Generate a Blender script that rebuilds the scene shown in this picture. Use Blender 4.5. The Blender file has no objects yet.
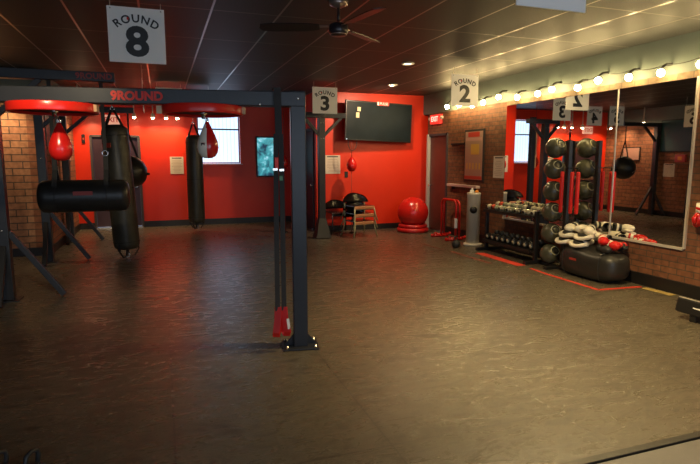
import bpy, bmesh, math, random
from mathutils import Vector, Matrix
random.seed(7)
PI = math.pi
C = bpy.context.scene.collection
scene = bpy.context.scene

# ------------------------------------------------------------------ materials
def mat(name, col, rough=.5, metal=0., spec=.5, noise=0., nscale=8., bump=0., bscale=40., emit=None, estr=0., coat=0.):
    m = bpy.data.materials.new(name); m.use_nodes = True
    nt = m.node_tree; b = nt.nodes['Principled BSDF']
    b.inputs['Base Color'].default_value = (*col, 1)
    b.inputs['Roughness'].default_value = rough
    b.inputs['Metallic'].default_value = metal
    b.inputs['Specular IOR Level'].default_value = spec
    b.inputs['Coat Weight'].default_value = coat
    tc = nt.nodes.new('ShaderNodeTexCoord')
    if noise > 0:
        n = nt.nodes.new('ShaderNodeTexNoise'); n.inputs['Scale'].default_value = nscale
        n.inputs['Detail'].default_value = 5
        nt.links.new(tc.outputs['Object'], n.inputs['Vector'])
        r = nt.nodes.new('ShaderNodeMapRange')
        r.inputs['From Min'].default_value = .3; r.inputs['From Max'].default_value = .7
        r.inputs['To Min'].default_value = 1 - noise; r.inputs['To Max'].default_value = 1 + noise
        nt.links.new(n.outputs['Fac'], r.inputs['Value'])
        v = nt.nodes.new('ShaderNodeVectorMath'); v.operation = 'SCALE'
        v.inputs[0].default_value = col
        nt.links.new(r.outputs['Result'], v.inputs['Scale'])
        nt.links.new(v.outputs['Vector'], b.inputs['Base Color'])
    if bump > 0:
        n = nt.nodes.new('ShaderNodeTexNoise'); n.inputs['Scale'].default_value = bscale
        n.inputs['Detail'].default_value = 6
        nt.links.new(tc.outputs['Object'], n.inputs['Vector'])
        bp = nt.nodes.new('ShaderNodeBump'); bp.inputs['Strength'].default_value = bump
        bp.inputs['Distance'].default_value = .01
        nt.links.new(n.outputs['Fac'], bp.inputs['Height']); nt.links.new(bp.outputs['Normal'], b.inputs['Normal'])
    if emit:
        b.inputs['Emission Color'].default_value = (*emit, 1); b.inputs['Emission Strength'].default_value = estr
    return m

def brick_mat(name, axes, c1, c2, mortar, bw, bh, ms=.006, rough=.75):
    m = bpy.data.materials.new(name); m.use_nodes = True
    nt = m.node_tree; b = nt.nodes['Principled BSDF']; N = nt.nodes.new; L = nt.links.new
    g = N('ShaderNodeNewGeometry'); sp = N('ShaderNodeSeparateXYZ'); L(g.outputs['Position'], sp.inputs[0])
    cb = N('ShaderNodeCombineXYZ'); L(sp.outputs[axes[0]], cb.inputs[0]); L(sp.outputs[axes[1]], cb.inputs[1])
    br = N('ShaderNodeTexBrick'); br.inputs['Scale'].default_value = 1
    br.inputs['Brick Width'].default_value = bw; br.inputs['Row Height'].default_value = bh
    br.inputs['Mortar Size'].default_value = ms; br.inputs['Mortar Smooth'].default_value = .2; br.inputs['Bias'].default_value = 0
    br.inputs['Color1'].default_value = (*c1, 1); br.inputs['Color2'].default_value = (*c2, 1); br.inputs['Mortar'].default_value = (*mortar, 1)
    L(cb.outputs[0], br.inputs['Vector'])
    n = N('ShaderNodeTexNoise'); n.inputs['Scale'].default_value = 14; n.inputs['Detail'].default_value = 5
    L(g.outputs['Position'], n.inputs['Vector'])
    r = N('ShaderNodeMapRange'); r.inputs['From Min'].default_value = .3; r.inputs['From Max'].default_value = .7
    r.inputs['To Min'].default_value = .72; r.inputs['To Max'].default_value = 1.28; L(n.outputs['Fac'], r.inputs['Value'])
    v = N('ShaderNodeVectorMath'); v.operation = 'SCALE'; L(br.outputs['Color'], v.inputs[0]); L(r.outputs['Result'], v.inputs['Scale'])
    L(v.outputs['Vector'], b.inputs['Base Color'])
    bp = N('ShaderNodeBump'); bp.inputs['Strength'].default_value = .6; bp.inputs['Distance'].default_value = .008; bp.invert = True
    L(br.outputs['Fac'], bp.inputs['Height']); L(bp.outputs['Normal'], b.inputs['Normal'])
    b.inputs['Roughness'].default_value = rough
    return m

def grid_mask(nt, ox, oy, sx, sy, w, cross=1.):
    N = nt.nodes.new; L = nt.links.new
    g = N('ShaderNodeNewGeometry'); sp = N('ShaderNodeSeparateXYZ'); L(g.outputs['Position'], sp.inputs[0])
    outs = []
    for k, (o, s) in enumerate(((ox, sx), (oy, sy))):
        a = N('ShaderNodeMath'); a.operation = 'SUBTRACT'; L(sp.outputs[k], a.inputs[0]); a.inputs[1].default_value = o
        p = N('ShaderNodeMath'); p.operation = 'PINGPONG'; L(a.outputs[0], p.inputs[0]); p.inputs[1].default_value = s / 2
        c = N('ShaderNodeMath'); c.operation = 'LESS_THAN'; L(p.outputs[0], c.inputs[0]); c.inputs[1].default_value = w
        outs.append(c)
    mx = N('ShaderNodeMath'); mx.operation = 'MAXIMUM'; L(outs[0].outputs[0], mx.inputs[0]); 
    cr = N('ShaderNodeMath'); cr.operation = 'MULTIPLY'; L(outs[1].outputs[0], cr.inputs[0]); cr.inputs[1].default_value = cross; L(cr.outputs[0], mx.inputs[1])
    return mx.outputs[0], g

def mixcol(nt, fac, a, b):
    m = nt.nodes.new('ShaderNodeMix'); m.data_type = 'RGBA'
    nt.links.new(fac, m.inputs[0])
    for i, v in ((6, a), (7, b)):
        if isinstance(v, tuple): m.inputs[i].default_value = (*v, 1)
        else: nt.links.new(v, m.inputs[i])
    return m.outputs[2]

def maprange(nt, sock, a, b, c, d):
    r = nt.nodes.new('ShaderNodeMapRange'); nt.links.new(sock, r.inputs[0])
    for i, v in enumerate((a, b, c, d)): r.inputs[i + 1].default_value = v
    return r.outputs[0]

def floor_mat():
    m = bpy.data.materials.new('rubber_floor'); m.use_nodes = True
    nt = m.node_tree; b = nt.nodes['Principled BSDF']; N = nt.nodes.new; L = nt.links.new
    mask, g = grid_mask(nt, 0.0, 4.3, 1.15, 1.75, .006)
    pos = g.outputs['Position']
    n1 = N('ShaderNodeTexNoise'); n1.inputs['Scale'].default_value = .7; n1.inputs['Detail'].default_value = 4; L(pos, n1.inputs['Vector'])
    n2 = N('ShaderNodeTexNoise'); n2.inputs['Scale'].default_value = 70; n2.inputs['Detail'].default_value = 6; n2.inputs['Roughness'].default_value = .75; L(pos, n2.inputs['Vector'])
    mp = N('ShaderNodeMapping'); mp.inputs['Scale'].default_value = (1.0, 2.6, 1); L(pos, mp.inputs[0])
    n3 = N('ShaderNodeTexNoise'); n3.inputs['Scale'].default_value = 4.5; n3.inputs['Detail'].default_value = 8
    n3.inputs['Distortion'].default_value = 1.5; n3.inputs['Roughness'].default_value = .6; L(mp.outputs[0], n3.inputs['Vector'])
    c = mixcol(nt, maprange(nt, n1.outputs[0], .3, .7, 0, 1), (.060, .049, .037), (.104, .086, .060))
    c = mixcol(nt, maprange(nt, n2.outputs[0], .38, .70, 0, .60), c, (.19, .16, .115))
    c = mixcol(nt, maprange(nt, n3.outputs[0], .48, .34, 0, .75), c, (.034, .026, .018))
    n4 = N('ShaderNodeTexNoise'); n4.inputs['Scale'].default_value = 2.6; n4.inputs['Detail'].default_value = 5; n4.inputs['Distortion'].default_value = 2.2; L(mp.outputs[0], n4.inputs['Vector'])
    s4 = N('ShaderNodeMath'); s4.operation = 'SUBTRACT'; L(n4.outputs[0], s4.inputs[0]); s4.inputs[1].default_value = .5
    a4 = N('ShaderNodeMath'); a4.operation = 'ABSOLUTE'; L(s4.outputs[0], a4.inputs[0])
    c = mixcol(nt, maprange(nt, a4.outputs[0], .0, .010, .8, 0), c, (.026, .020, .014))
    sc = N('ShaderNodeMath'); sc.operation = 'MULTIPLY'; L(mask, sc.inputs[0]); sc.inputs[1].default_value = .55
    c = mixcol(nt, sc.outputs[0], c, (.02, .018, .016))
    L(c, b.inputs['Base Color'])
    L(maprange(nt, n3.outputs[0], .3, .7, .38, .22), b.inputs['Roughness'])
    b.inputs['Specular IOR Level'].default_value = .6
    ad = N('ShaderNodeMath'); ad.operation = 'MULTIPLY_ADD'; L(n3.outputs[0], ad.inputs[0]); ad.inputs[1].default_value = 1.5; L(n2.outputs[0], ad.inputs[2])
    bp = N('ShaderNodeBump'); bp.inputs['Strength'].default_value = .34; bp.inputs['Distance'].default_value = .005
    L(ad.outputs[0], bp.inputs['Height']); L(bp.outputs['Normal'], b.inputs['Normal'])
    return m

def ceiling_mat():
    m = bpy.data.materials.new('ceiling_tile'); m.use_nodes = True
    nt = m.node_tree; b = nt.nodes['Principled BSDF']; N = nt.nodes.new; L = nt.links.new
    mask, g = grid_mask(nt, .52, 4.14, .65, 1.3, .010, .45)  # bars along Y drawn brighter: their glints are put into the colour
    n2 = N('ShaderNodeTexNoise'); n2.inputs['Scale'].default_value = 60; n2.inputs['Detail'].default_value = 5; L(g.outputs['Position'], n2.inputs['Vector'])
    c = mixcol(nt, maprange(nt, n2.outputs[0], .3, .7, 0, 1), (.024, .026, .027), (.042, .043, .042))
    L(mixcol(nt, mask, c, (.26, .23, .19)), b.inputs['Base Color'])
    L(maprange(nt, mask, 0, 1, .55, .28), b.inputs['Roughness'])
    L(maprange(nt, mask, 0, 1, 0, .6), b.inputs['Metallic'])
    return m

def stripes_mat(name, base, stripe, axis, period, frac, rough=.6, emit=0.):
    m = bpy.data.materials.new(name); m.use_nodes = True
    nt = m.node_tree; b = nt.nodes['Principled BSDF']; N = nt.nodes.new; L = nt.links.new
    tc = N('ShaderNodeTexCoord'); sp = N('ShaderNodeSeparateXYZ'); L(tc.outputs['Object'], sp.inputs[0])
    p = N('ShaderNodeMath'); p.operation = 'PINGPONG'; L(sp.outputs[axis], p.inputs[0]); p.inputs[1].default_value = period / 2
    q = N('ShaderNodeMath'); q.operation = 'LESS_THAN'; L(p.outputs[0], q.inputs[0]); q.inputs[1].default_value = period / 2 * frac
    c = mixcol(nt, q.outputs[0], base, stripe)
    L(c, b.inputs['Base Color']); b.inputs['Roughness'].default_value = rough
    if emit: L(c, b.inputs['Emission Color']); b.inputs['Emission Strength'].default_value = emit
    return m

def screen_mat():
    m = bpy.data.materials.new('lit_screen'); m.use_nodes = True
    nt = m.node_tree; b = nt.nodes['Principled BSDF']; N = nt.nodes.new; L = nt.links.new
    tc = N('ShaderNodeTexCoord')
    n = N('ShaderNodeTexNoise'); n.inputs['Scale'].default_value = 5; n.inputs['Detail'].default_value = 5; n.inputs['Distortion'].default_value = .5
    L(tc.outputs['Object'], n.inputs['Vector'])
    r = N('ShaderNodeValToRGB'); L(n.outputs['Fac'], r.inputs[0])
    e = r.color_ramp.elements; e[0].position = .35; e[0].color = (.01, .03, .06, 1); e[1].position = .72; e[1].color = (.45, .75, .9, 1)
    k = r.color_ramp.elements.new(.55); k.color = (.05, .28, .32, 1)
    b.inputs['Base Color'].default_value = (.01, .01, .012, 1); b.inputs['Roughness'].default_value = .15
    L(r.outputs[0], b.inputs['Emission Color']); b.inputs['Emission Strength'].default_value = .8
    return m

M = {}
M['floor'] = floor_mat(); M['ceiling'] = ceiling_mat()
M['mat_grey'] = mat('grey_mat', (.15, .14, .135), .5, noise=.12, nscale=6, bump=.2, bscale=120)
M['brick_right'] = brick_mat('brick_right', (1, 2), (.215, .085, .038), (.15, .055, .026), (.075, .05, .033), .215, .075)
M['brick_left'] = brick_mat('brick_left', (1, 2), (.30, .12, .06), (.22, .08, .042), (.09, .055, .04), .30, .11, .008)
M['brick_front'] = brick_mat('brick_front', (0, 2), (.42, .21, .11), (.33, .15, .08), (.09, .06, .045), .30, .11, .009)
M['brick_strip'] = brick_mat('brick_strip', (1, 2), (.19, .125, .07), (.155, .10, .055), (.09, .06, .04), .20, .3)
M['teal'] = mat('teal_paint', (.115, .145, .135), .6, noise=.08, nscale=3)
M['red_wall'] = mat('red_paint', (.70, .028, .004), .42, noise=.05, nscale=2, bump=.06, bscale=90)
M['dark_wall'] = mat('dark_paint', (.05, .04, .045), .6)
M['grey_wall'] = mat('grey_paint', (.18, .17, .16), .7)
M['baseboard'] = mat('black_vinyl', (.012, .010, .010), .45)
M['door_dark'] = mat('dark_door', (.045, .022, .035), .35, noise=.1)
M['door_brown'] = mat('brown_door', (.10, .03, .022), .4, noise=.15, nscale=3)
M['jamb'] = mat('jamb_grey', (.42, .40, .38), .4)
M['rig'] = mat('rig_powder_coat', (.017, .018, .023), .34, noise=.1, nscale=20, bump=.03, bscale=150)
M['steel'] = mat('bolt_steel', (.75, .74, .70), .25, metal=.9)
M['chrome'] = mat('chrome', (.8, .8, .8), .12, metal=1)
M['leather'] = mat('black_leather', (.020, .019, .018), .38, noise=.2, nscale=10, bump=.25, bscale=25)
M['leather_worn'] = mat('worn_black_vinyl', (.042, .040, .032), .40, noise=.3, nscale=7, bump=.3, bscale=16)
M['strap'] = mat('black_webbing', (.016, .016, .018), .75)
M['red_rim'] = mat('red_rim', (.70, .018, .010), .28, noise=.06)
M['board_under'] = mat('black_board', (.018, .012, .012), .5)
M['tan_mottled'] = mat('tan_mottled', (.52, .31, .16), .5, noise=.15, nscale=12)
M['red_leather'] = mat('red_leather', (.60, .012, .010), .25, noise=.1, coat=.3)
M['white_leather'] = mat('white_leather', (.82, .76, .62), .35, noise=.05)
M['sign_white'] = mat('sign_board', (.84, .82, .78), .5)
M['ink'] = mat('black_print', (.012, .012, .012), .5)
M['red_print'] = mat('red_print', (.75, .03, .015), .5)
M['dim_red'] = mat('dull_red_print', (.32, .03, .02), .5)
M['paper'] = mat('paper', (.68, .60, .50), .7)
M['paper_line'] = mat('paper_grey_print', (.38, .28, .23), .7)
M['bulb'] = mat('lit_bulb', (1, .9, .7), .3, emit=(1, .72, .31), estr=92)
M['lamp'] = mat('lit_lamp', (1, .9, .7), .3, emit=(1, .74, .42), estr=40)
M['can'] = mat('lit_can', (1, .9, .7), .3, emit=(1, .78, .5), estr=4)
M['pane'] = stripes_mat('daylit_blind', (.52, .70, .95), (.36, .52, .78), 0, .09, .16, emit=.95)
M['pane_front'] = mat('storefront_daylight', (.6, .7, .8), .2, emit=(.62, .78, 1), estr=.5)
M['sash'] = mat('window_sash', (.55, .35, .38), .5)
M['sash_dark'] = mat('window_bar', (.16, .18, .22), .5)
M['screen'] = screen_mat()
M['tv'] = mat('tv_glass', (.010, .017, .021), .4, spec=.1, noise=.2, nscale=3)
M['tv_frame'] = mat('tv_frame', (.010, .010, .011), .35)
M['sticky'] = mat('sticky_note', (.72, .62, .36), .7)
M['mirror'] = mat('mirror_glass', (.90, .90, .88), .015, metal=1)
M['channel'] = mat('aluminium_channel', (.72, .66, .58), .35, metal=.4)
M['exit_red'] = mat('exit_red', (.55, .02, .02), .5, emit=(1, .05, .03), estr=.45)
M['exit_pale'] = mat('exit_pale', (.75, .42, .32), .5, emit=(.9, .45, .32), estr=.3)
M['exit_white'] = mat('exit_letters', (.9, .7, .6), .5, emit=(1, .7, .6), estr=.5)
M['white_plastic'] = mat('white_plastic', (.62, .57, .47), .4)
M['pink_board'] = mat('pale_ledge', (.62, .44, .40), .5)
M['ball_red'] = mat('red_vinyl_ball', (.58, .014, .010), .25, spec=.6)
M['ring_red'] = mat('red_ring', (.48, .012, .012), .35)
M['tube_red'] = mat('red_steel', (.58, .015, .010), .28)
M['iron'] = mat('cast_iron', (.022, .022, .022), .5, bump=.2, bscale=60)
M['rack'] = mat('rack_black', (.014, .013, .013), .35)
M['medball'] = mat('medicine_ball', (.075, .074, .050), .27, noise=.25, nscale=9, bump=.3, bscale=50)
M['medball_disc'] = mat('medicine_ball_grip', (.016, .016, .014), .45)
M['medball_ring'] = mat('medicine_ball_ring', (.42, .40, .26), .4)
M['foam_red'] = mat('red_foam', (.72, .015, .012), .45)
M['neo_green'] = mat('neoprene_green', (.22, .24, .15), .5)
M['neo_cream'] = mat('neoprene_cream', (.55, .50, .34), .45)
M['neo_red'] = mat('neoprene_red', (.55, .06, .02), .45)
M['neo_black'] = mat('neoprene_black', (.016, .016, .016), .45)
M['chair_wood'] = mat('orange_chair_seat', (.50, .22, .10), .4, noise=.15, nscale=8)
M['chair_metal'] = mat('khaki_chair_legs', (.36, .34, .20), .35, metal=.3)
M['chair_back'] = mat('black_chair_shell', (.014, .010, .010), .22)
M['tape_red'] = mat('red_floor_tape', (.66, .045, .025), .5, noise=.15)
M['tape_yellow'] = mat('yellow_floor_tape', (.42, .30, .10), .5, noise=.25)
M['tape_faded'] = mat('worn_red_tape', (.20, .05, .035), .5, noise=.4, nscale=14)
M['poster_grey'] = mat('poster_grey', (.42, .28, .22), .35)
M['poster_red'] = mat('poster_red', (.50, .05, .03), .35)
M['poster_yellow'] = mat('poster_yellow', (.62, .40, .08), .35)
M['green_buckle'] = mat('green_tab', (.03, .16, .05), .4)
M['fan'] = mat('dark_fan', (.020, .015, .018), .3)
M['fan_light'] = mat('fan_brushed_metal', (.45, .36, .32), .3, metal=.8)
M['plug'] = mat('black_plate', (.009, .008, .008), .4)
M['orange'] = mat('orange_cap', (.8, .28, .03), .4)
M['teal_board'] = mat('dark_teal_board', (.02, .09, .10), .45)
M['picture'] = mat('pink_picture', (.55, .33, .28), .5)

# ------------------------------------------------------------------ geometry helpers
def V(*a): return Vector(a)
def nb(): return bmesh.new()
def basis(R, U, N, o):
    return Matrix(((R[0], U[0], N[0], o[0]), (R[1], U[1], N[1], o[1]), (R[2], U[2], N[2], o[2]), (0, 0, 0, 1)))

def box(bm, c, s, rot=None, bev=0., mi=0, mtx=None):
    b = bmesh.new()
    bmesh.ops.create_cube(b, size=1)
    bmesh.ops.scale(b, vec=s, verts=b.verts)
    if bev > 0:
        bmesh.ops.bevel(b, geom=list(b.edges), offset=bev, segments=2, affect='EDGES', profile=.5)
    m = Matrix.Translation(c)
    if rot: m = m @ rot
    if mtx: m = mtx @ m
    merge(bm, b, m, mi); return bm

def merge(bm, b, m=None, mi=None, smooth=None):
    if m is not None: bmesh.ops.transform(b, matrix=m, verts=b.verts)
    vs = [bm.verts.new(v.co) for v in b.verts]
    b.verts.index_update()
    for f in b.faces:
        try:
            nf = bm.faces.new([vs[v.index] for v in f.verts])
            nf.material_index = f.material_index if mi is None else mi
            nf.smooth = f.smooth if smooth is None else smooth
        except ValueError: pass
    b.free()

def frame_at(d):
    d = d.normalized(); a = V(0, 0, 1) if abs(d.z) < .9 else V(1, 0, 0)
    x = a.cross(d).normalized(); return x, d.cross(x)

def tube(bm, pts, r, seg=10, mi=0, closed=False, caps=True):
    pts = [Vector(p) for p in pts]; n = len(pts)
    rs = r if isinstance(r, (list, tuple)) else [r] * n
    rings = []; x = None
    for i, p in enumerate(pts):
        if closed: d = pts[(i + 1) % n] - pts[i - 1]
        else: d = pts[min(i + 1, n - 1)] - pts[max(i - 1, 0)]
        d.normalize()
        if x is None: x, y = frame_at(d)
        else:
            x = (x - d * x.dot(d)).normalized(); y = d.cross(x)
        rings.append([bm.verts.new(p + (x * math.cos(2 * PI * k / seg) + y * math.sin(2 * PI * k / seg)) * rs[i]) for k in range(seg)])
    m = n if closed else n - 1
    for i in range(m):
        a, b = rings[i], rings[(i + 1) % n]
        for k in range(seg):
            f = bm.faces.new((a[k], a[(k + 1) % seg], b[(k + 1) % seg], b[k])); f.smooth = True; f.material_index = mi
    if not closed and caps:
        f = bm.faces.new(list(reversed(rings[0]))); f.material_index = mi
        f = bm.faces.new(rings[-1]); f.material_index = mi
    return bm

def lathe(bm, prof, seg=28, mi=0, mtx=None, mfun=None):
    b = bmesh.new(); rings = []
    for r, z in prof:
        if r < 1e-5: rings.append([b.verts.new((0, 0, z))])
        else: rings.append([b.verts.new((r * math.cos(2 * PI * k / seg), r * math.sin(2 * PI * k / seg), z)) for k in range(seg)])
    for a, c in zip(rings, rings[1:]):
        for k in range(seg):
            k2 = (k + 1) % seg
            if len(a) == 1 and len(c) == 1: continue
            if len(a) == 1: f = b.faces.new((a[0], c[k2], c[k]))
            elif len(c) == 1: f = b.faces.new((a[k], a[k2], c[0]))
            else: f = b.faces.new((a[k], a[k2], c[k2], c[k]))
            f.smooth = True
            f.material_index = mfun(f.calc_center_median()) if mfun else mi
    bmesh.ops.recalc_face_normals(b, faces=b.faces)
    merge(bm, b, mtx); return bm

def beam(bm, a, b_, w, h, mi=0, bev=.004):
    """a square steel tube from a to b_"""
    a, b_ = Vector(a), Vector(b_); d = b_ - a; L = d.length; d.normalize()
    up = V(0, 0, 1) if abs(d.z) < .9 else V(0, 1, 0)
    x = d.cross(up).normalized(); y = x.cross(d).normalized()
    return box(bm, (0, 0, 0), (w, h, L), bev=bev, mi=mi, mtx=basis(x, y, d, (a + b_) / 2))

def ribbon(bm, pts, w, t, side=(1, 0, 0), mi=0):
    """flat webbing through pts, width w along side"""
    pts = [Vector(p) for p in pts]; side = Vector(side).normalized(); rings = []
    for i, p in enumerate(pts):
        d = (pts[min(i + 1, len(pts) - 1)] - pts[max(i - 1, 0)]).normalized()
        n = side.cross(d).normalized()
        rings.append([bm.verts.new(p + side * sx * w / 2 + n * sy * t / 2) for sx, sy in ((-1, -1), (1, -1), (1, 1), (-1, 1))])
    for a, b in zip(rings, rings[1:]):
        for k in range(4):
            f = bm.faces.new((a[k], a[(k + 1) % 4], b[(k + 1) % 4], b[k])); f.material_index = mi
    bm.faces.new(list(reversed(rings[0]))); bm.faces.new(rings[-1]); return bm

def sphere(bm, c, r, sc=(1, 1, 1), seg=24, mi=0, mtx=None):
    b = bmesh.new(); bmesh.ops.create_uvsphere(b, u_segments=seg, v_segments=max(8, seg // 2), radius=r)
    for f in b.faces: f.smooth = True
    m = Matrix.Translation(c) @ Matrix.Diagonal((*sc, 1))
    if mtx: m = mtx @ m
    merge(bm, b, m, mi); return bm

def torus(bm, c, R, r, mtx=None, seg=36, mi=0):
    pts = [Vector(c) + V(R * math.cos(2 * PI * k / seg), R * math.sin(2 * PI * k / seg), 0) for k in range(seg)]
    if mtx: pts = [mtx @ p for p in pts]
    return tube(bm, pts, r, 10, mi, closed=True)

def obj(name, bm, m, parent=None, loc=None, fix=True):
    if fix: bmesh.ops.recalc_face_normals(bm, faces=bm.faces)
    me = bpy.data.meshes.new(name); bm.to_mesh(me); bm.free()
    for k in (m if isinstance(m, (list, tuple)) else [m]): me.materials.append(M[k])
    o = bpy.data.objects.new(name, me); C.objects.link(o)
    if parent is not None: o.parent = parent
    if loc is not None: o.location = loc
    return o

def tag(o, label, cat, group=None):
    o['label'] = label; o['category'] = cat
    if group: o['group'] = group
    return o

def thing(name, label, cat, loc=(0, 0, 0), rotz=0., group=None):
    o = bpy.data.objects.new(name, None); C.objects.link(o); o.empty_display_size = .1
    o.location = loc; o.rotation_euler = (0, 0, rotz)
    return tag(o, label, cat, group)

def struct(name, bm, m, parent=None):
    o = obj(name, bm, m, parent)
    if parent is None: o['kind'] = 'structure'
    return o

def dup(root, loc, rotz=None, label=None, group=None):
    r = root.copy(); C.objects.link(r); r.location = loc
    if rotz is not None: r.rotation_euler = (0, 0, rotz)
    if label: r['label'] = label
    if group: r['group'] = group
    for ch in list(root.children):
        c = ch.copy(); C.objects.link(c); c.parent = r
        for g in list(ch.children):
            d = g.copy(); C.objects.link(d); d.parent = c
    return r

def text_bm(bm, s, size, o, R=(1, 0, 0), U=(0, 0, 1), bold=.02, depth=.003, arc=0., spacing=1., mi=0):
    """text centred at o, read along R, standing up along U; arc > 0 bends it over a circle of that radius"""
    cu = bpy.data.curves.new('t', 'FONT'); cu.body = s; cu.size = size; cu.align_x = 'CENTER'; cu.align_y = 'CENTER'
    cu.offset = bold * size; cu.space_character = spacing; cu.resolution_u = 4
    to = bpy.data.objects.new('t', cu); C.objects.link(to)
    dg = bpy.context.evaluated_depsgraph_get(); dg.update()
    ev = to.evaluated_get(dg); me = ev.to_mesh()
    Rv, Uv = Vector(R), Vector(U); N = Rv.cross(Uv)
    def place(x, y, z):
        if arc:
            a = x / arc; rr = arc + y
            x, y = rr * math.sin(a), rr * math.cos(a) - arc
        return Vector(o) + Rv * x + Uv * y + N * z
    front = [bm.verts.new(place(v.co.x, v.co.y, depth)) for v in me.vertices]
    back = [bm.verts.new(place(v.co.x, v.co.y, 0)) for v in me.vertices]
    ec = {}
    for p in me.polygons:
        vs = list(p.vertices)
        try: f = bm.faces.new([front[i] for i in vs]); f.material_index = mi
        except ValueError: continue
        for a, b in zip(vs, vs[1:] + vs[:1]):
            ec[(a, b)] = 1
    for (a, b) in ec:
        if (b, a) not in ec:
            try: f = bm.faces.new((front[b], front[a], back[a], back[b])); f.material_index = mi
            except ValueError: pass
    ev.to_mesh_clear()
    bpy.data.objects.remove(to); bpy.data.curves.remove(cu)
    return bm

W = 5.70; H = 3.0
# ------------------------------------------------------------------ the room
struct('floor', box(nb(), (.0, 5.6, -.05), (12.4, 15.6, .1)), 'floor')
nearmat = obj('front_mat', box(nb(), (.6, -.39, .004), (9.8, 4.80, .008)), 'mat_grey'); nearmat['kind'] = 'structure'; nearmat.name = 'floor_front'
s_ = obj('floor_edge_strip', box(nb(), (.6, 2.045, .008), (9.8, .05, .016), bev=.004), 'baseboard')
tag(s_, 'black rubber transition strip across the floor at the pale grey mat edge', 'floor strip')
struct('ceiling', box(nb(), (0, 5.6, H + .05), (12.4, 15.6, .1)), 'ceiling')
DY0, DY1, DH = 9.95, 10.82, 2.12          # doorway in the right wall
bm = nb()
box(bm, (W + .1, (-2.2 + DY0) / 2, 2.57 / 2), (.2, DY0 + 2.2, 2.57))
box(bm, (W + .1, (DY0 + DY1) / 2, (DH + 2.57) / 2), (.2, DY1 - DY0, 2.57 - DH))
box(bm, (W + .22, (DY1 + 11.3) / 2, 2.57 / 2), (.2, 11.3 - DY1, 2.57))
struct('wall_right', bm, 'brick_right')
struct('trim_1', box(nb(), (W + .1, 4.55, 2.785), (.204, 13.5, .43)), 'teal')
struct('trim_4', box(nb(), (W - .006, (-2.2 + 7.94) / 2, 2.532), (.02, 10.14, .076), bev=.003), 'brick_strip')
struct('wall_back_right', box(nb(), ((3.152 + W + .14) / 2, 11.2, 1.5), (W + .14 - 3.152, .2, 3)), 'red_wall')
bm = nb()   # return wall with its doorway
RY0, RY1, RH = 11.28, 12.20, 2.22
box(bm, (3.251, 11.21, 1.5), (.2, .14, 3)); box(bm, (3.25, (RY1 + 13.3) / 2, 1.5), (.2, 13.3 - RY1, 3)); box(bm, (3.25, (RY0 + RY1) / 2, (RH + 3) / 2), (.2, RY1 - RY0, 3 - RH))
struct('wall_return', bm, 'red_wall')
bm = nb()   # back wall with window and door openings
def wall_xz(bm, x0, x1, z0, z1, y, t=.2): box(bm, ((x0 + x1) / 2, y + t / 2, (z0 + z1) / 2), (x1 - x0, t, z1 - z0))
BY = 13.2
WX0, WX1, WZ0, WZ1 = .80, 1.86, 1.45, 2.72
EX0, EX1, EZ = -1.46, -.46, 2.10
wall_xz(bm, -1.9, EX0, 0, 3, BY); wall_xz(bm, EX0, EX1, EZ, 3, BY); wall_xz(bm, EX1, WX0, 0, 3, BY)
wall_xz(bm, WX0, WX1, 0, WZ0, BY); wall_xz(bm, WX0, WX1, WZ1, 3, BY); wall_xz(bm, WX1, 3.25, 0, 3, BY)
struct('wall_back', bm, 'red_wall')
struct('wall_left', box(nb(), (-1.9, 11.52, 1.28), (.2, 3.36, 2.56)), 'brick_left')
struct('trim_2', box(nb(), (-1.9, 11.52, 2.78), (.204, 3.36, .44)), 'teal')
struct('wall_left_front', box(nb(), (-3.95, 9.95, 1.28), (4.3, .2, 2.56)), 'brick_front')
struct('trim_3', box(nb(), (-3.95, 9.95, 2.78), (4.3, .204, .44)), 'teal')
struct('wall_far_left', box(nb(), (-6.1, 4, 1.5), (.2, 12, 3)), 'grey_wall')
bm = nb()   # storefront wall behind the camera
FY = -2.2
wall_xz(bm, -6, 5.9, 0, .6, FY - .2); wall_xz(bm, -6, 5.9, 2.6, 3, FY - .2)
for x0, x1 in ((-6, -4.6), (-2.2, -1.8), (.6, 1.0), (3.4, 5.9)): wall_xz(bm, x0, x1, .6, 2.6, FY - .2)
struct('wall_front', bm, 'grey_wall')
for k, (x0, x1) in enumerate(((-4.6, -2.2), (-1.8, .6), (1.0, 3.4))):
    w = struct('window_%d' % (k + 2), box(nb(), ((x0 + x1) / 2, FY - .12, 1.6), (x1 - x0, .02, 2)), 'pane_front')
# baseboards
struct('baseboard_right', box(nb(), (W - .008, (-2.2 + DY0) / 2, .075), (.016, DY0 + 2.2, .15)), 'baseboard')
struct('baseboard_back_right', box(nb(), ((3.15 + W + .12) / 2, 11.092, .06), (W + .12 - 3.15, .016, .12)), 'baseboard')
bm = nb(); box(bm, ((EX1 + 3.15) / 2, BY - .008, .07), (3.15 - EX1, .016, .14)); box(bm, ((-1.8 + EX0) / 2, BY - .008, .07), (EX0 + 1.8, .016, .14))
struct('baseboard_back', bm, 'baseboard')
struct('baseboard_left', box(nb(), (-1.792, 11.52, .07), (.016, 3.36, .14)), 'baseboard')
struct('baseboard_left_front', box(nb(), (-3.9, 9.842, .07), (4.2, .016, .14)), 'baseboard')

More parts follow.
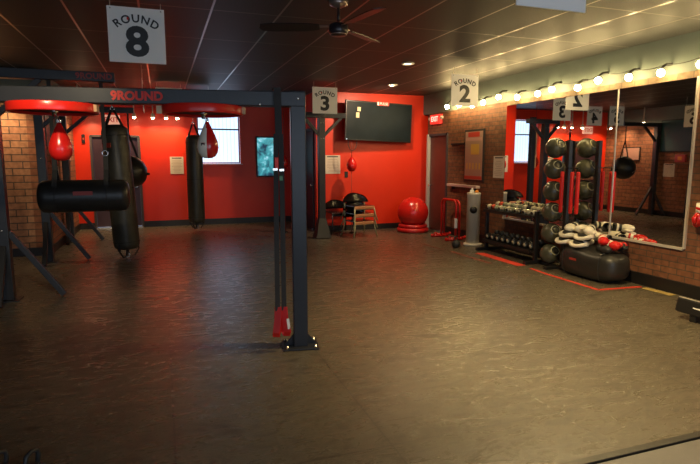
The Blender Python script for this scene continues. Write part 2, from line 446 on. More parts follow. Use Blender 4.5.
# window with blinds in the back wall
wi = struct('window_1', box(nb(), ((WX0 + WX1) / 2, BY + .09, (WZ0 + WZ1) / 2), (WX1 - WX0, .02, WZ1 - WZ0)), 'pane')
fr = nb()
for x in (WX0, WX1): box(fr, (x, BY - .012, (WZ0 + WZ1) / 2), (.07, .05, WZ1 - WZ0 + .14), bev=.005)
for z in (WZ0 - .02, WZ1 + .02): box(fr, ((WX0 + WX1) / 2, BY - .016, z), (WX1 - WX0, .06, .07), bev=.005)
obj('window_casing', fr, 'red_wall', wi)
fr = nb()
for x in (WX0 + .05, WX1 - .05): box(fr, (x, BY + .05, (WZ0 + WZ1) / 2), (.03, .05, WZ1 - WZ0 - .06))
for z in (WZ0 + .035, WZ1 - .035): box(fr, ((WX0 + WX1) / 2, BY + .05, z), (WX1 - WX0 - .08, .05, .03))
obj('window_frame', fr, 'sash', wi)
obj('window_bar', box(nb(), ((WX0 + WX1) / 2, BY + .045, 2.28), (WX1 - WX0 - .08, .05, .035)), 'sash_dark', wi)
obj('window_sill', box(nb(), ((WX0 + WX1) / 2, BY + .0, WZ0 - .0), (WX1 - WX0 + .02, .16, .02)), 'sash', wi)

# exit door in the back wall
d = struct('door_1', box(nb(), ((EX0 + EX1) / 2, BY + .06, EZ / 2 + .01), (EX1 - EX0 - .06, .05, EZ - .05)), 'door_dark')
fr = nb()
for x in (EX0, EX1): box(fr, (x, BY + .02, EZ / 2), (.05, .10, EZ))
box(fr, ((EX0 + EX1) / 2, BY + .02, EZ - .01), (EX1 - EX0, .10, .05))
obj('door_frame', fr, 'dark_wall', d)
bm = nb(); box(bm, ((EX0 + EX1) / 2, BY + .01, 1.0), (.8, .04, .05), bev=.01); box(bm, ((EX0 + EX1) / 2, BY + .025, .99), (.86, .02, .12))
obj('push_bar', bm, 'steel', d)
obj('threshold', box(nb(), ((EX0 + EX1) / 2, BY - .02, .012), (EX1 - EX0, .12, .024)), 'steel', d)
# door in the return wall
d = struct('door_2', box(nb(), (3.19, (RY0 + RY1) / 2, RH / 2), (.05, RY1 - RY0 - .06, RH - .04)), 'door_dark')
fr = nb()
for y in (RY0, RY1): box(fr, (3.145, y, RH / 2), (.05, .05, RH))
box(fr, (3.145, (RY0 + RY1) / 2, RH), (.05, RY1 - RY0 + .05, .05))
obj('door_frame', fr, 'dark_wall', d)
bm = nb(); sphere(bm, (3.115, 11.37, 1.0), .032, seg=14); tube(bm, [(3.165, 11.37, 1.0), (3.12, 11.37, 1.0)], .014)
obj('door_knob', bm, 'chrome', d)
# door in the right wall beside the tv wall
d = struct('door_3', box(nb(), (W + .04, (DY0 + DY1) / 2, DH / 2), (.05, DY1 - DY0 - .05, DH - .03)), 'door_brown')
obj('door_frame', box(nb(), (W + .0, DY1 - .03, DH / 2), (.10, .07, DH), bev=.006), 'jamb', d)
bm = nb(); box(bm, (W + .0, DY0 + .02, DH / 2), (.06, .05, DH)); box(bm, (W + .0, (DY0 + DY1) / 2, DH - .02), (.06, DY1 - DY0, .05))
obj('door_casing', bm, 'dark_wall', d)
bm = nb(); sphere(bm, (W - .045, DY0 + .70, 1.0), .03, seg=14); tube(bm, [(W + .02, DY0 + .70, 1.0), (W - .04, DY0 + .70, 1.0)], .013)
obj('door_knob', bm, 'chrome', d)

# ------------------------------------------------------------------ mirrors
def mirror(y0, y1, label):
    t = thing('wall_mirror', label, 'mirror', (W, y0, .56))
    obj('mirror_glass', box(nb(), (-.010, (y1 - y0) / 2, .965), (.012, y1 - y0 - .006, 1.93)), 'mirror', t)
    obj('bottom_channel', box(nb(), (-.014, (y1 - y0) / 2, -.012), (.03, y1 - y0, .03)), 'channel', t)
    return t
m1 = mirror(5.545, 7.94, 'wide frameless wall mirror above the dumbbell rack and ball tower')
m2 = mirror(4.45, 5.535, 'narrower wall mirror panel nearer the camera, past the vertical joint')
obj('side_channel', box(nb(), (-.014, -.012, .965), (.03, .022, 1.95)), 'channel', m2)
obj('side_channel', box(nb(), (-.016, -.005, .965), (.012, .018, 1.93)), 'channel', m1)

# ------------------------------------------------------------------ string of bulbs along the ledge
BUL = [(9.82, 2.64), (9.36, 2.63), (8.88, 2.58), (8.52, 2.60), (8.05, 2.65), (7.53, 2.59), (7.02, 2.59), (6.70, 2.62), (6.17, 2.58), (5.80, 2.63), (5.30, 2.60), (4.84, 2.59), (4.35, 2.61), (3.85, 2.6), (3.3, 2.61), (2.7, 2.6), (2.0, 2.6), (1.3, 2.6), (.5, 2.6)]
BUL = [(y * .991, 1.6 + (z - 1.6) * .991) for y, z in BUL]
t = thing('string_lights', 'string of glowing warm globe bulbs strung along the wall above the mirror', 'string lights', (5.53, 9.9, 2.75))
pts = []
for (y, z), (y2, z2) in zip(BUL, BUL[1:]):
    for k in range(6):
        u = k / 6; pts.append((.06, y + (y2 - y) * u - 9.9, z + (z2 - z) * u + .10 - .03 * math.sin(u * PI) - 2.75))
pts.append((.06, BUL[-1][0] - 9.9, BUL[-1][1] + .1 - 2.75))
obj('cable', tube(nb(), pts, .005, 6), 'ink', t)
for y, z in BUL:
    b = obj('bulb', sphere(nb(), (0, 0, 0), .042, seg=14), 'bulb', t, (0, y - 9.9, z - 2.75))
    obj('bulb_socket', tube(nb(), [(.0, 0, .035), (.03, 0, .075), (.07, 0, .1), (.165, 0, .11)], .016, 8), 'ink', b)

# ------------------------------------------------------------------ ceiling fixtures
def can_light(x, y, label, watts, lit=True):
    t = thing('recessed_light', label, 'ceiling light', (x, y, H))
    obj('trim_ring', torus(nb(), (0, 0, -.008), .085, .014), 'white_plastic', t)
    bm = nb(); bmesh.ops.create_circle(bm, cap_ends=True, radius=.075, segments=24); bmesh.ops.translate(bm, vec=(0, 0, -.005), verts=bm.verts)
    obj('lens', bm, 'can' if lit else 'white_plastic', t)
def spot(x, y, z, tgt, watts, col=(1, .72, .42), size=100, blend=.8, r=.05):
    l = bpy.data.lights.new('spot', 'SPOT'); l.energy = watts; l.color = col; l.spot_size = math.radians(size); l.spot_blend = blend; l.shadow_soft_size = r
    o = bpy.data.objects.new('lamp_light', l); C.objects.link(o); o.location = (x, y, z)
    o.rotation_euler = (Vector(tgt) - Vector((x, y, z))).to_track_quat('-Z', 'Y').to_euler(); return o
can_light(3.53, 7.41, 'round recessed ceiling light in the middle of the dark ceiling', 60)
can_light(4.26, 9.6, 'round recessed ceiling light close to the red screen wall', 60)
spot(4.26, 9.6, 2.95, (4.4, 11.1, 1.3), 95, (1, .70, .45), 130)
spot(3.53, 7.41, 2.95, (3.6, 7.2, 0), 60, (1, .72, .40), 130)
can_light(3.3, 3.6, 'recessed ceiling light above the open floor near the camera', 60)
spot(3.3, 3.6, 2.95, (3.4, 3.7, 0), 330, (1, .74, .34), 125)
can_light(-.95, 2.5, 'recessed ceiling light before the left end of the main beam', 60)
spot(-.95, 2.5, 2.95, (-.95, 4.6, 1.9), 140, (1, .80, .48), 42)
# heads of the track lights washing the walls
def track_head(x, y, z, label, tgt, watts, group, rotz=0, axis=(0, 1)):
    t = thing('track_light', label, 'track light', (x, y, z), 0, group)
    obj('stem', tube(nb(), [(0, 0, .0), (0, 0, H - z)], .012, 8), 'white_plastic', t)
    bm = nb(); lathe(bm, [(.0, .07), (.03, .065), (.042, .03), (.046, -.03), (.04, -.03), (.0, -.025)], 16); obj('lamp_head', bm, 'white_plastic', t)
    obj('lamp_lens', sphere(nb(), (0, 0, -.035), .034, (1, 1, .6), 12), 'lamp', t)
    spot(x, y, z - .07, tgt, watts, (1, .66, .34), 120)
for k, (x, l) in enumerate(((-.52, 'white track light nearest the exit door, aimed down the red wall'), (-.13, 'second white track light from the exit door'), (.15, 'third white track light from the exit door'), (.39, 'white track light nearest the blinded window'))):
    track_head(x, 12.85, 2.52, l, (x, 13.25, 1.2), 17, 'track lights along the back wall')
track_head(-1.45, 12.7, 2.52, 'white track light between the brick wall and the exit door', (-1.3, 13.3, 1.2), 26, 'track lights along the back wall')
track_head(-1.45, 12.35, 2.62, 'white track light above the far end of the brick side wall', (-1.85, 12.35, 1.0), 26, 'track lights by the brick walls')
track_head(-1.45, 11.55, 2.62, 'white track light above the near end of the brick side wall', (-1.85, 11.55, 1.0), 26, 'track lights by the brick walls')
track_head(-2.35, 9.4, 2.62, 'white track light above the brick wall behind the steel frame', (-2.3, 9.9, 1.2), 34, 'track lights by the brick walls')

# ------------------------------------------------------------------ ceiling fan
t = thing('ceiling_fan', 'dark ceiling fan hanging over the middle of the room', 'fan', (1.57, 4.76, 3.0))
bm = nb(); lathe(bm, [(0, 0), (.085, 0), (.08, -.035), (.03, -.06), (0, -.06)], 24); obj('canopy', bm, 'fan_light', t)
obj('downrod', tube(nb(), [(0, 0, -.05), (0, 0, -.2)], .013, 10), 'fan', t)
bm = nb(); lathe(bm, [(0, -.18), (.05, -.19), (.085, -.21), (.09, -.27), (.07, -.30), (0, -.305)], 28); obj('motor', bm, 'fan', t)
bm = nb(); torus(bm, (0, 0, -.29), .072, .006); obj('motor_band', bm, 'fan_light', t)
for k in range(3):
    a = math.radians(-80 + 120 * k)
    m = Matrix.Rotation(a, 4, 'Z') @ Matrix.Translation((0, 0, -.225)) @ Matrix.Rotation(math.radians(12), 4, 'X')
    bm = nb(); b = bmesh.new()
    out = [(.17, .05), (.3, .075), (.60, .08), (.70, .06), (.72, 0)]
    up = [b.verts.new((x, y, .003)) for x, y in out] + [b.verts.new((x, -y, .003)) for x, y in reversed(out[:-1])]
    f = b.faces.new(up); r = bmesh.ops.extrude_face_region(b, geom=[f])
    bmesh.ops.translate(b, vec=(0, 0, -.008), verts=[v for v in r['geom'] if isinstance(v, bmesh.types.BMVert)])
    merge(bm, b, m); bl = obj('blade', bm, 'fan', t)
    obj('blade_iron', box(nb(), (.13, 0, .004), (.12, .03, .008), mtx=m), 'fan_light', bl)

# ------------------------------------------------------------------ ROUND signs
def round_sign(num, x, y, ztop, s, label, rotz=0., hang=True):
    t = thing('round_sign', label, 'sign', (x, y, ztop), rotz, 'numbered round signs hanging from the ceiling')
    obj('sign_board', box(nb(), (0, 0, -s / 2), (s, .008, s), bev=.002), 'sign_white', t)
    bm = nb(); text_bm(bm, 'ROUND', s * .20, (0, -.006, -s * .205), bold=.022, arc=s * .60, spacing=1.22); obj('arched_lettering', bm, 'ink', t)
    bm = nb(); text_bm(bm, str(num), s * .73, (0, -.006, -s * .64), R=(1.12, 0, 0), bold=.035); obj('numeral', bm, 'ink', t)
    a = -.135
    bm = nb(); sphere(bm, (-s * .145, -.008, -s * .205), s * .026, (.8, .12, 1.25), 10); obj('red_mark', bm, 'red_print', t)
    for sx in (-1, 1):
        g = obj('hanging_cord', tube(nb(), [(sx * s * .44, 0, -.02), (sx * s * .44, 0, H - ztop)], .003, 6), 'white_plastic', t)
        bm = nb(); sphere(bm, (sx * s * .44, -.006, -.02), .007, seg=8); obj('grommet', bm, 'steel', t)
    return t
round_sign(8, -.155, 5.4, 2.95, .485, 'white square ROUND 8 sign hanging above the main steel beam')
round_sign(3, 2.945, 9.75, 2.91, .485, 'white square ROUND 3 sign in front of the T-shaped post')
round_sign(2, 4.57, 7.5, 2.90, .485, 'white square ROUND 2 sign hanging before the brick and teal wall')
round_sign(1, 2.15, 2.62, 2.93, .485, 'white square ROUND 1 sign cut off by the top edge')
round_sign(4, .73, 11.1, 2.92, .485, 'white ROUND 4 sign behind the speed bag drum, seen reversed in the mirror')
round_sign(5, .2, 10.9, 2.92, .485, 'white ROUND 5 sign beyond the main beam, seen reversed beside the mirror joint')
round_sign(6, -.22, 9.08, 2.80, .485, 'white ROUND 6 sign turned edge-on, facing the mirror', PI / 2)

# ------------------------------------------------------------------ main steel rig with the speed bag drums
PY = 4.28
t = thing('steel_rig', 'dark steel rig with a thick post and long beam lettered 9ROUND in red', 'rig', (1.06, PY, 0), math.radians(-9.5))
obj('post', box(nb(), (0, 0, 1.07), (.12, .12, 2.12), bev=.006), 'rig', t)
obj('post', box(nb(), (-4.2, 0, 1.07), (.12, .12, 2.12), bev=.006), 'rig', t)
cb = obj('crossbeam', box(nb(), (-2.12, -.005, 2.065), (4.36, .125, .115), bev=.006), 'rig', t)
bm = nb(); text_bm(bm, '9ROUND', .090, (-1.215, -.070, 2.062), bold=.045, spacing=1.0); obj('red_lettering', bm, 'red_print', cb)
bm = nb(); box(bm, (0, 0, .008), (.30, .26, .012), bev=.003)
for sx in (-1, 1):   # gusset plates
    b = bmesh.new(); p = [(sx * .06, 0, .014), (sx * .14, 0, .014), (sx * .06, 0, .11)]
    vs = [b.verts.new((x, .004, z)) for x, y, z in p]; f = b.faces.new(vs); r = bmesh.ops.extrude_face_region(b, geom=[f])
    bmesh.ops.translate(b, vec=(0, -.008, 0), verts=[v for v in r['geom'] if isinstance(v, bmesh.types.BMVert)]); merge(bm, b)
bp = obj('base_plate', bm, 'rig', t)
for x, y in ((-.12, -.09), (.12, -.09), (-.12, .09), (.12, .09)):
    bm = nb(); lathe(bm, [(0, .034), (.011, .034), (.012, .014), (.018, .014)], 8, mtx=Matrix.Translation((x, y, 0))); obj('anchor_bolt', bm, 'steel', bp)
for x in (0, -.30):
    bm = nb(); sphere(bm, (x, -.072, 2.07 if x == 0 else 2.02), .012, (1, .6, 1), 10); obj('bolt', bm, 'steel', cb)
bm = nb(); box(bm, (-.165, -.01, 2.127), (.05, .14, .012)); obj('beam_clip', bm, 'steel', cb)

def drum(x, y, label):
    t = thing('speed_bag_drum', label, 'speed bag platform', (x, y, 1.935), 0, 'red speed bag drums under the main beam')
    bm = nb(); lathe(bm, [(.285, .0), (.307, .0), (.309, .008), (.309, .060), (.306, .066), (.285, .066), (.285, .0)], 56); obj('rim', bm, 'red_rim', t)
    bm = nb(); lathe(bm, [(0, .022), (.284, .022), (.284, .045), (0, .045)], 48); obj('board', bm, 'board_under', t)
    obj('rim_splice', box(nb(), (.298, -.10, .034), (.03, .05, .056), Matrix.Rotation(-.3, 4, 'Z'), bev=.006), 'tan_mottled', t)
    bm = nb(); lathe(bm, [(0, .02), (.035, .02), (.035, .01), (.018, .0), (.014, -.03), (0, -.03)], 18); obj('swivel', bm, 'chrome', t)
    return t
drum(-.742, 4.582, 'round red-rimmed speed bag drum holding the all-red bag'); drum(.330, 4.402, 'round red-rimmed speed bag drum holding the red and white bag')
prof = [(0, -.30), (.03, -.298), (.055, -.285), (.075, -.255), (.083, -.215), (.078, -.17), (.058, -.115), (.036, -.065), (.022, -.035), (.014, -.015), (0, -.012)]
def speed_bag(x, y, z, mats, label, split):
    t = thing('speed_bag', label, 'speed bag', (x, y, z), 0, None)
    bm = nb(); lathe(bm, prof, 32, mfun=(lambda c: 1 if c.x < -.012 else 0) if split else None); obj('bladder_cover', bm, mats, t)
    bm = nb(); tube(bm, [(0, 0, -.03), (0, 0, 1.935 - z - .03)], .006); torus(bm, (0, 0, -.01), .013, .004, Matrix.Rotation(PI / 2, 4, 'X')); obj('hook', bm, 'chrome', t)
    if split:
        obj('logo_patch', box(nb(), (-.042, -.066, -.19), (.032, .004, .022), Matrix.Rotation(-.55, 4, 'Z')), 'ink', t)
    return t
speed_bag(-.715, 4.577, 1.877, 'red_leather', 'glossy all-red teardrop speed bag under the drum', False)
speed_bag(.355, 4.39, 1.897, ['red_leather', 'white_leather'], 'half white, half red speed bag before the heavy bag', True)

# suspension straps hanging next to the post
t = thing('suspension_trainer', 'long black suspension straps with red foot cradles hanging beside the steel post', 'suspension straps', (.89, 4.2, 2.13))
bm = nb(); ribbon(bm, [(-.01, .08, .005), (-.01, .0, .012), (-.01, -.005, -.05), (-.005, .0, -.2), (-.005, 0, -.335), (-.01, .0, -.36)], .055, .006); obj('anchor_strap', bm, 'strap', t)
bm = nb(); ribbon(bm, [(-.025, 0, -.34), (-.03, .0, -.5), (-.036, 0, -1.0), (-.040, 0, -1.78)], .040, .005)
obj('strap', bm, 'strap', t)
bm = nb(); ribbon(bm, [(.010, 0, -.34), (.014, .0, -.5), (.014, 0, -1.0), (.014, 0, -1.78)], .040, .005)
obj('strap', bm, 'strap', t)
obj('red_tab', box(nb(), (-.028, -.008, -.57), (.03, .012, .09), bev=.003), 'red_print', t)
obj('green_tab', box(nb(), (.006, -.008, -.69), (.03, .012, .04), bev=.003), 'green_buckle', t)
bm = nb(); box(bm, (-.04, -.008, -.62), (.036, .012, .016)); box(bm, (.012, -.008, -.625), (.036, .012, .016)); obj('cam_buckle', bm, 'steel', t)
for sx, x in ((-1, -.036), (1, .012)):
    bm = nb(); ribbon(bm, [(x, 0, -1.75), (x + sx * .004, -.01, -1.84), (x + sx * .024 , -.022, -1.96), (x + sx * .020, 0, -2.0), (x + sx * .006, .018, -1.97), (x, .01, -1.80), (x, 0, -1.75)], .058, .006, (.9, -.42, 0)); h = obj('foot_cradle', bm, 'foam_red', t)
obj('white_care_tag', box(nb(), (.042, -.03, -1.89), (.022, .004, .09), Matrix.Rotation(-.12, 4, 'Y')), 'sign_white', t)

# ------------------------------------------------------------------ cantilever frames along the brick wall
def canti(y, label, lettering=False, reach=1.24, zt=2.56):
    t = thing('cantilever_frame', label, 'bag frame', (-1.70, y, 0), 0, 'steel frames along the brick wall')
    obj('post', box(nb(), (0, 0, zt / 2 + .006), (.12, .12, zt - .012), bev=.006), 'rig', t)
    a = obj('arm', box(nb(), (reach / 2 - .06, 0, zt - .05), (reach + .12, .11, .105), bev=.005), 'rig', t)
    if lettering:
        bm = nb(); text_bm(bm, '9ROUND', .088, (1.03, -.058, zt - .05), bold=.03, spacing=1.05); obj('red_lettering', bm, 'dim_red', a)
    bm = nb(); beam(bm, (.03, 0, zt - .50), (.48, 0, zt - .10), .06, .06); obj('diagonal_brace', bm, 'rig', t)
    bm = nb(); beam(bm, (.05, 0, .78), (.56, 0, .02), .06, .06); obj('foot_brace', bm, 'rig', t)
    bm = nb(); beam(bm, (0, -.05, .62), (0, -.42, .02), .06, .06); obj('foot_brace', bm, 'rig', t)
    b = obj('base_plate', box(nb(), (0, 0, .006), (.24, .24, .012)), 'rig', t)
    for z in (.8, 1.6, 2.3):
        bm = nb(); sphere(bm, (.0, -.062, z), .012, (1, .5, 1), 8); obj('bolt', bm, 'steel', t)
    return t
canti(6.82, 'nearest steel cantilever frame on the left edge, carrying the horizontal bag', True)
canti(9.18, 'middle steel cantilever frame, carrying the tall heavy bag')
canti(11.30, 'farthest steel cantilever frame beside the exit door, carrying the ball bag')

# horizontal uppercut bag
t = thing('uppercut_bag', 'black bag slung horizontally from two straps below the near frame', 'punching bag', (-.85, 6.82, 1.165))
prf = [(0, -.48), (.10, -.478), (.15, -.462), (.178, -.43), (.185, -.38), (.185, .38), (.178, .43), (.15, .462), (.10, .478), (0, .48)]
bm = nb(); lathe(bm, prf, 36, mtx=Matrix.Rotation(PI / 2, 4, 'Y')); obj('bag_body', bm, 'leather', t)
for x in (-.29, .24):
    bm = nb(); torus(bm, (0, 0, x), .187, .004, Matrix.Rotation(PI / 2, 4, 'Y'))
    ribbon(bm, [(x, -.18, .03), (x, -.12, .16), (x, -.02, .30), (x, 0, .46)], .05, .006); ribbon(bm, [(x, .18, .03), (x, .12, .16), (x, .02, .30), (x, 0, .46)], .05, .006)
    s = obj('sling_strap', bm, 'strap', t)
    bm = nb(); torus(bm, (x, 0, .0), .03, .007, Matrix.Translation((0, 0, .49)) @ Matrix.Translation((x, 0, 0)) @ Matrix.Rotation(PI / 2, 4, 'X') @ Matrix.Translation((-x, 0, 0))); obj('ring', bm, 'chrome', s)
    bm = nb(); ribbon(bm, [(x, 0, .51), (x, 0, 1.30)], .04, .006, (1, 0, 0)); obj('hanging_strap', bm, 'strap', t)
obj('red_patch', box(nb(), (.0, -.182, .04), (.20, .004, .045)), 'dim_red', t)

def heavy_bag(name, label, loc, r, z0, z1, ztop, m='leather', loops=True, patch=True):
    t = thing(name, label, 'punching bag', loc)
    p = [(0, z0), (r * .75, z0 + .01), (r * .93, z0 + .04), (r, z0 + .10), (r * 1.0, z0 + (z1 - z0) * .5), (r * .99, z1 - .14), (r * .93, z1 - .06), (r * .6, z1 - .005), (0, z1)]
    bm = nb(); lathe(bm, p, 36); obj('bag_body', bm, m, t)
    for z in (z0 + .13, z1 - .17, z0 + (z1 - z0) * .5): obj('seam_band', torus(nb(), (0, 0, z), r * 1.0, .006), 'strap', t)
    for k in range(4):
        a = PI / 4 + k * PI / 2; c, s = math.cos(a), math.sin(a)
        bm = nb(); ribbon(bm, [(c * r * .96, s * r * .96, z1 - .18), (c * r * .9, s * r * .9, z1 - .04), (c * .03, s * .03, z1 + .22)], .04, .006, (-s, c, 0)); obj('top_strap', bm, 'strap', t)
    bm = nb(); torus(bm, (0, 0, 0), .03, .007, Matrix.Translation((0, 0, z1 + .24)) @ Matrix.Rotation(PI / 2, 4, 'X')); obj('ring', bm, 'chrome', t)
    bm = nb(); z = z1 + .27; k = 0
    while z < ztop - .01:
        torus(bm, (0, 0, 0), .014, .0035, Matrix.Translation((0, 0, z)) @ Matrix.Rotation((k % 2) * PI / 2, 4, 'Z') @ Matrix.Rotation(PI / 2, 4, 'X'), seg=12); z += .023; k += 1
    if k: obj('chain', bm, 'steel', t)
    if loops:
        for a in (.6, 2.4, 4.2):
            c, s = math.cos(a), math.sin(a)
            bm = nb(); ribbon(bm, [(c * r * .98, s * r * .98, z0 + .12), (c * r * 1.03, s * r * 1.03, z0 - .02), (c * r * .6, s * r * .6, max(.01, z0 - .12)), (c * .03, s * .03, max(.02, z0 - .10)), (c * .01, s * .01, z0 + .01)], .03, .005, (-s, c, 0)); obj('bottom_strap', bm, 'strap', t)
        bm = nb(); torus(bm, (0, 0, 0), .028, .007, Matrix.Translation((0, 0, max(.035, z0 - .1))) @ Matrix.Rotation(PI / 2, 4, 'X')); obj('floor_ring', bm, 'chrome', t)
    if patch: obj('red_patch', box(nb(), (-r * .62, -r * .79, z1 - .32), (.16, .006, .07), Matrix.Rotation(-.66, 4, 'Z')), 'dim_red', t)
    return t
hb = heavy_bag('heavy_bag', 'wide black heavy bag hanging upright behind the horizontal bag', (-.575, 9.18, 0), .200, .14, 2.12, 2.455, 'leather_worn')
hb.rotation_euler = (0, -.045, 0)
heavy_bag('heavy_bag', 'slim black heavy bag hanging in front of the blinded window', (.68, 12.0, 0), .175, .19, 2.09, 2.99, 'leather_worn', patch=False)
# wrecking ball bag
t = thing('ball_bag', 'round black ball-shaped punching bag behind the wide heavy bag', 'punching bag', (-.57, 11.30, 1.33))
bm = nb(); lathe(bm, [(r * 1.5, z * 1.27) for r, z in [(0, -.24), (.05, -.235), (.12, -.205), (.18, -.13), (.205, -.03), (.20, .06), (.165, .15), (.10, .215), (.04, .245), (0, .25)]], 32); obj('bag_body', bm, 'leather', t)
bm = nb(); ribbon(bm, [(-.14, 0, .27), (-.07, 0, .50), (0, 0, .72)], .04, .006); ribbon(bm, [(.14, 0, .27), (.07, 0, .50), (0, 0, .72)], .04, .006); ribbon(bm, [(0, 0, .70), (0, 0, 1.125)], .03, .006); obj('hanging_strap', bm, 'strap', t)
bm = nb(); tube(bm, [(.285, -.06, -.04), (.345, -.08, -.04)], [.03, .018]); obj('side_nozzle', bm, 'strap', t)
obj('white_seam', torus(nb(), (0, 0, 0), .306, .004, Matrix.Rotation(.5, 4, 'Y') @ Matrix.Rotation(.4, 4, 'X')), 'white_leather', t)

# ------------------------------------------------------------------ T post near the TV wall
t = thing('t_post', 'dark T-shaped steel post with two angled braces behind the ROUND 3 sign', 'bag frame', (3.0, 10.2, 0))
obj('post', box(nb(), (0, 0, 1.20), (.13, .13, 2.36), bev=.005), 'rig', t)
obj('crossbar', box(nb(), (.07, 0, 2.43), (.86, .12, .10), bev=.005), 'rig', t)
for sx in (-1, 1):
    bm = nb(); beam(bm, (sx * .03, -.02, 2.02), (sx * .36 + (.05 if sx > 0 else 0), -.02, 2.39), .06, .06); obj('brace', bm, 'rig', t)
bm = nb()
b = bmesh.new()
lo = [b.verts.new((x, y, .012)) for x, y in ((-.15, -.15), (.15, -.15), (.15, .15), (-.15, .15))]
hi = [b.verts.new((x, y, .40)) for x, y in ((-.07, -.07), (.07, -.07), (.07, .07), (-.07, .07))]
for k in range(4): b.faces.new((lo[k], lo[(k + 1) % 4], hi[(k + 1) % 4], hi[k]))
b.faces.new(hi); b.faces.new(list(reversed(lo))); merge(bm, b); obj('flared_boot', bm, 'plug', t)
for z in (1.98, 2.28):
    for x in (-.025, .035):
        bm = nb(); sphere(bm, (x, -.067, z), .011, (1, .5, 1), 8); obj('bolt', bm, 'steel', t)
# post hidden in direct view, seen in the mirror
t = thing('bag_post', 'dark steel post with a tan strip on its side, mostly behind the main post', 'post', (2.72, 11.0, 0))
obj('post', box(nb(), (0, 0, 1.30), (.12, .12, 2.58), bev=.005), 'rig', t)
obj('side_strip', box(nb(), (-.075, 0, 1.85), (.03, .13, 1.0)), 'tan_mottled', t)  # tan strip down the left side of the upper post
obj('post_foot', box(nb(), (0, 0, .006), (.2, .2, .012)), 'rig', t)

# double-end bags
def double_end(x, y, zb, label, r, cords):
    t = thing('double_end_bag', label, 'punching bag', (x, y, zb))
    bm = nb(); lathe(bm, [(0, -r * 1.25), (r * .5, -r * 1.15), (r * .9, -r * .6), (r, 0), (r * .85, r * .6), (r * .5, r * 1.2), (r * .2, r * 1.5), (0, r * 1.55)], 24); obj('bladder_cover', bm, 'red_leather', t)
    obj('upper_cord', tube(nb(), [(0, 0, r * 1.5), (0, 0, cords[0] - zb)], .007, 6), 'dim_red', t)
    obj('lower_cord', tube(nb(), [(0, 0, -r * 1.2), (0, 0, .03 - zb)], .007, 6), 'dim_red', t)
    bm = nb(); lathe(bm, [(0, .0), (.06, .0), (.055, .012), (.02, .03), (0, .03)], 16, mtx=Matrix.Translation((0, 0, -zb))); obj('floor_anchor', bm, 'iron', t)
    return t
tb = double_end(3.81, 10.68, 1.45, 'small red double-end bag hung below the wall screen', .11, (1.95, 0))
bm = nb(); tube(bm, [(-.07, .02, .55), (-.08, .0, .42), (-.04, -.01, .33), (.0, 0, .30), (.07, 0, .33), (.12, .02, .42), (.13, .04, .55)], .007, 6); obj('upper_loop', bm, 'plug', tb)
double_end(2.47, 11.2, 1.50, 'small red double-end bag close to the lit wall display', .10, (2.99, 0))

# ------------------------------------------------------------------ wall screen, display, notices
t = thing('wall_screen', 'large black flat screen mounted high on the red wall, switched off', 'tv', (4.50, 10.86, 2.375))
t.rotation_euler = (0, math.radians(1.6), math.radians(5))
obj('housing', box(nb(), (0, 0, 0), (1.62, .06, .84), bev=.012), 'tv_frame', t)
obj('screen', box(nb(), (0, -.033, .0), (1.56, .006, .78)), 'tv', t)
l = obj('red_logo_plate', box(nb(), (.07, -.034, .385), (.29, .016, .075), bev=.002), 'red_print', t)
obj('blue_logo_mark', box(nb(), (-.05, -.044, .385), (.04, .004, .07)), 'sign_white', l)
bm = nb(); text_bm(bm, 'PULSE', .075, (.09, -.043, .385), bold=.02); obj('white_lettering', bm, 'sign_white', l)
for z, x in ((.24, -.50), (.115, -.53)): obj('sticky_note', box(nb(), (x, -.039, z), (.075, .004, .085 if z > .2 else .11)), 'sticky', t)
obj('wall_bracket', box(nb(), (0, .12, 0), (.3, .18, .25)), 'tv_frame', t)
bm = nb(); sphere(bm, (-.77, -.034, -.395), .012, seg=8); obj('power_light', bm, 'pane_front', t)

t = thing('wall_display', 'upright lit display with a blurry blue-green picture on the back wall', 'display', (2.43, 13.19, 1.63))
obj('housing', box(nb(), (0, -.03, 0), (.46, .06, .99), bev=.008), 'tv_frame', t)
obj('lit_picture', box(nb(), (0, -.062, 0), (.40, .004, .92)), 'screen', t)

def notice(loc, w, h, label, rotz=0, heading=True, cat='notice'):
    t = thing('paper_notice', label, cat, loc, rotz)
    obj('sheet', box(nb(), (0, -.002, 0), (w, .010, h)), 'paper', t)
    bm = nb(); rr = random.Random(int(loc[0] * 10 + loc[1] * 7))
    for k in range(9):
        ww = w * (.45 + rr.random() * .35); box(bm, (0, -.008, h * .26 - k * h * .082), (ww, .001, h * .02))
    obj('printed_lines', bm, 'paper_line', t)
    obj('printed_heading', box(nb(), (0, -.008, h * .42), (w * .72, .001, h * .055)), 'ink' , t)
    return t
notice((3.515, 11.095, 1.46), .35, .40, 'cream printed notice on the red wall right of the T-shaped post')
notice((.345, 13.195, 1.43), .30, .40, 'cream printed notice on the red wall between heavy bag and frames')
notice((W, 8.13, 1.44), .32, .39, 'cream printed notice on the brick wall left of the mirror', -PI / 2)
notice((-1.8, 10.92, 1.27), .34, .36, 'cream printed notice on the left brick wall, seen in the mirror', PI / 2)
t = thing('framed_picture', 'dark framed pale pink picture on the left brick wall, seen in the mirror', 'picture', (-1.8, 12.2, 1.72), PI / 2)
obj('frame', box(nb(), (0, -.012, 0), (.62, .024, .40)), 'ink', t); obj('print', box(nb(), (0, -.026, 0), (.56, .004, .34)), 'picture', t)
t = thing('teal_board', 'large dark teal board on the left brick wall, seen in the mirror', 'board', (-1.8, 10.62, 2.20), PI / 2)
obj('panel', box(nb(), (0, -.018, 0), (1.2, .036, .82)), 'teal_board', t); obj('board_frame', box(nb(), (0, -.012, 0), (1.26, .024, .88)), 'ink', t)
t = thing('alarm_box', 'small red wall box under the dark teal board', 'alarm box', (-1.8, 10.57, 1.59), PI / 2)
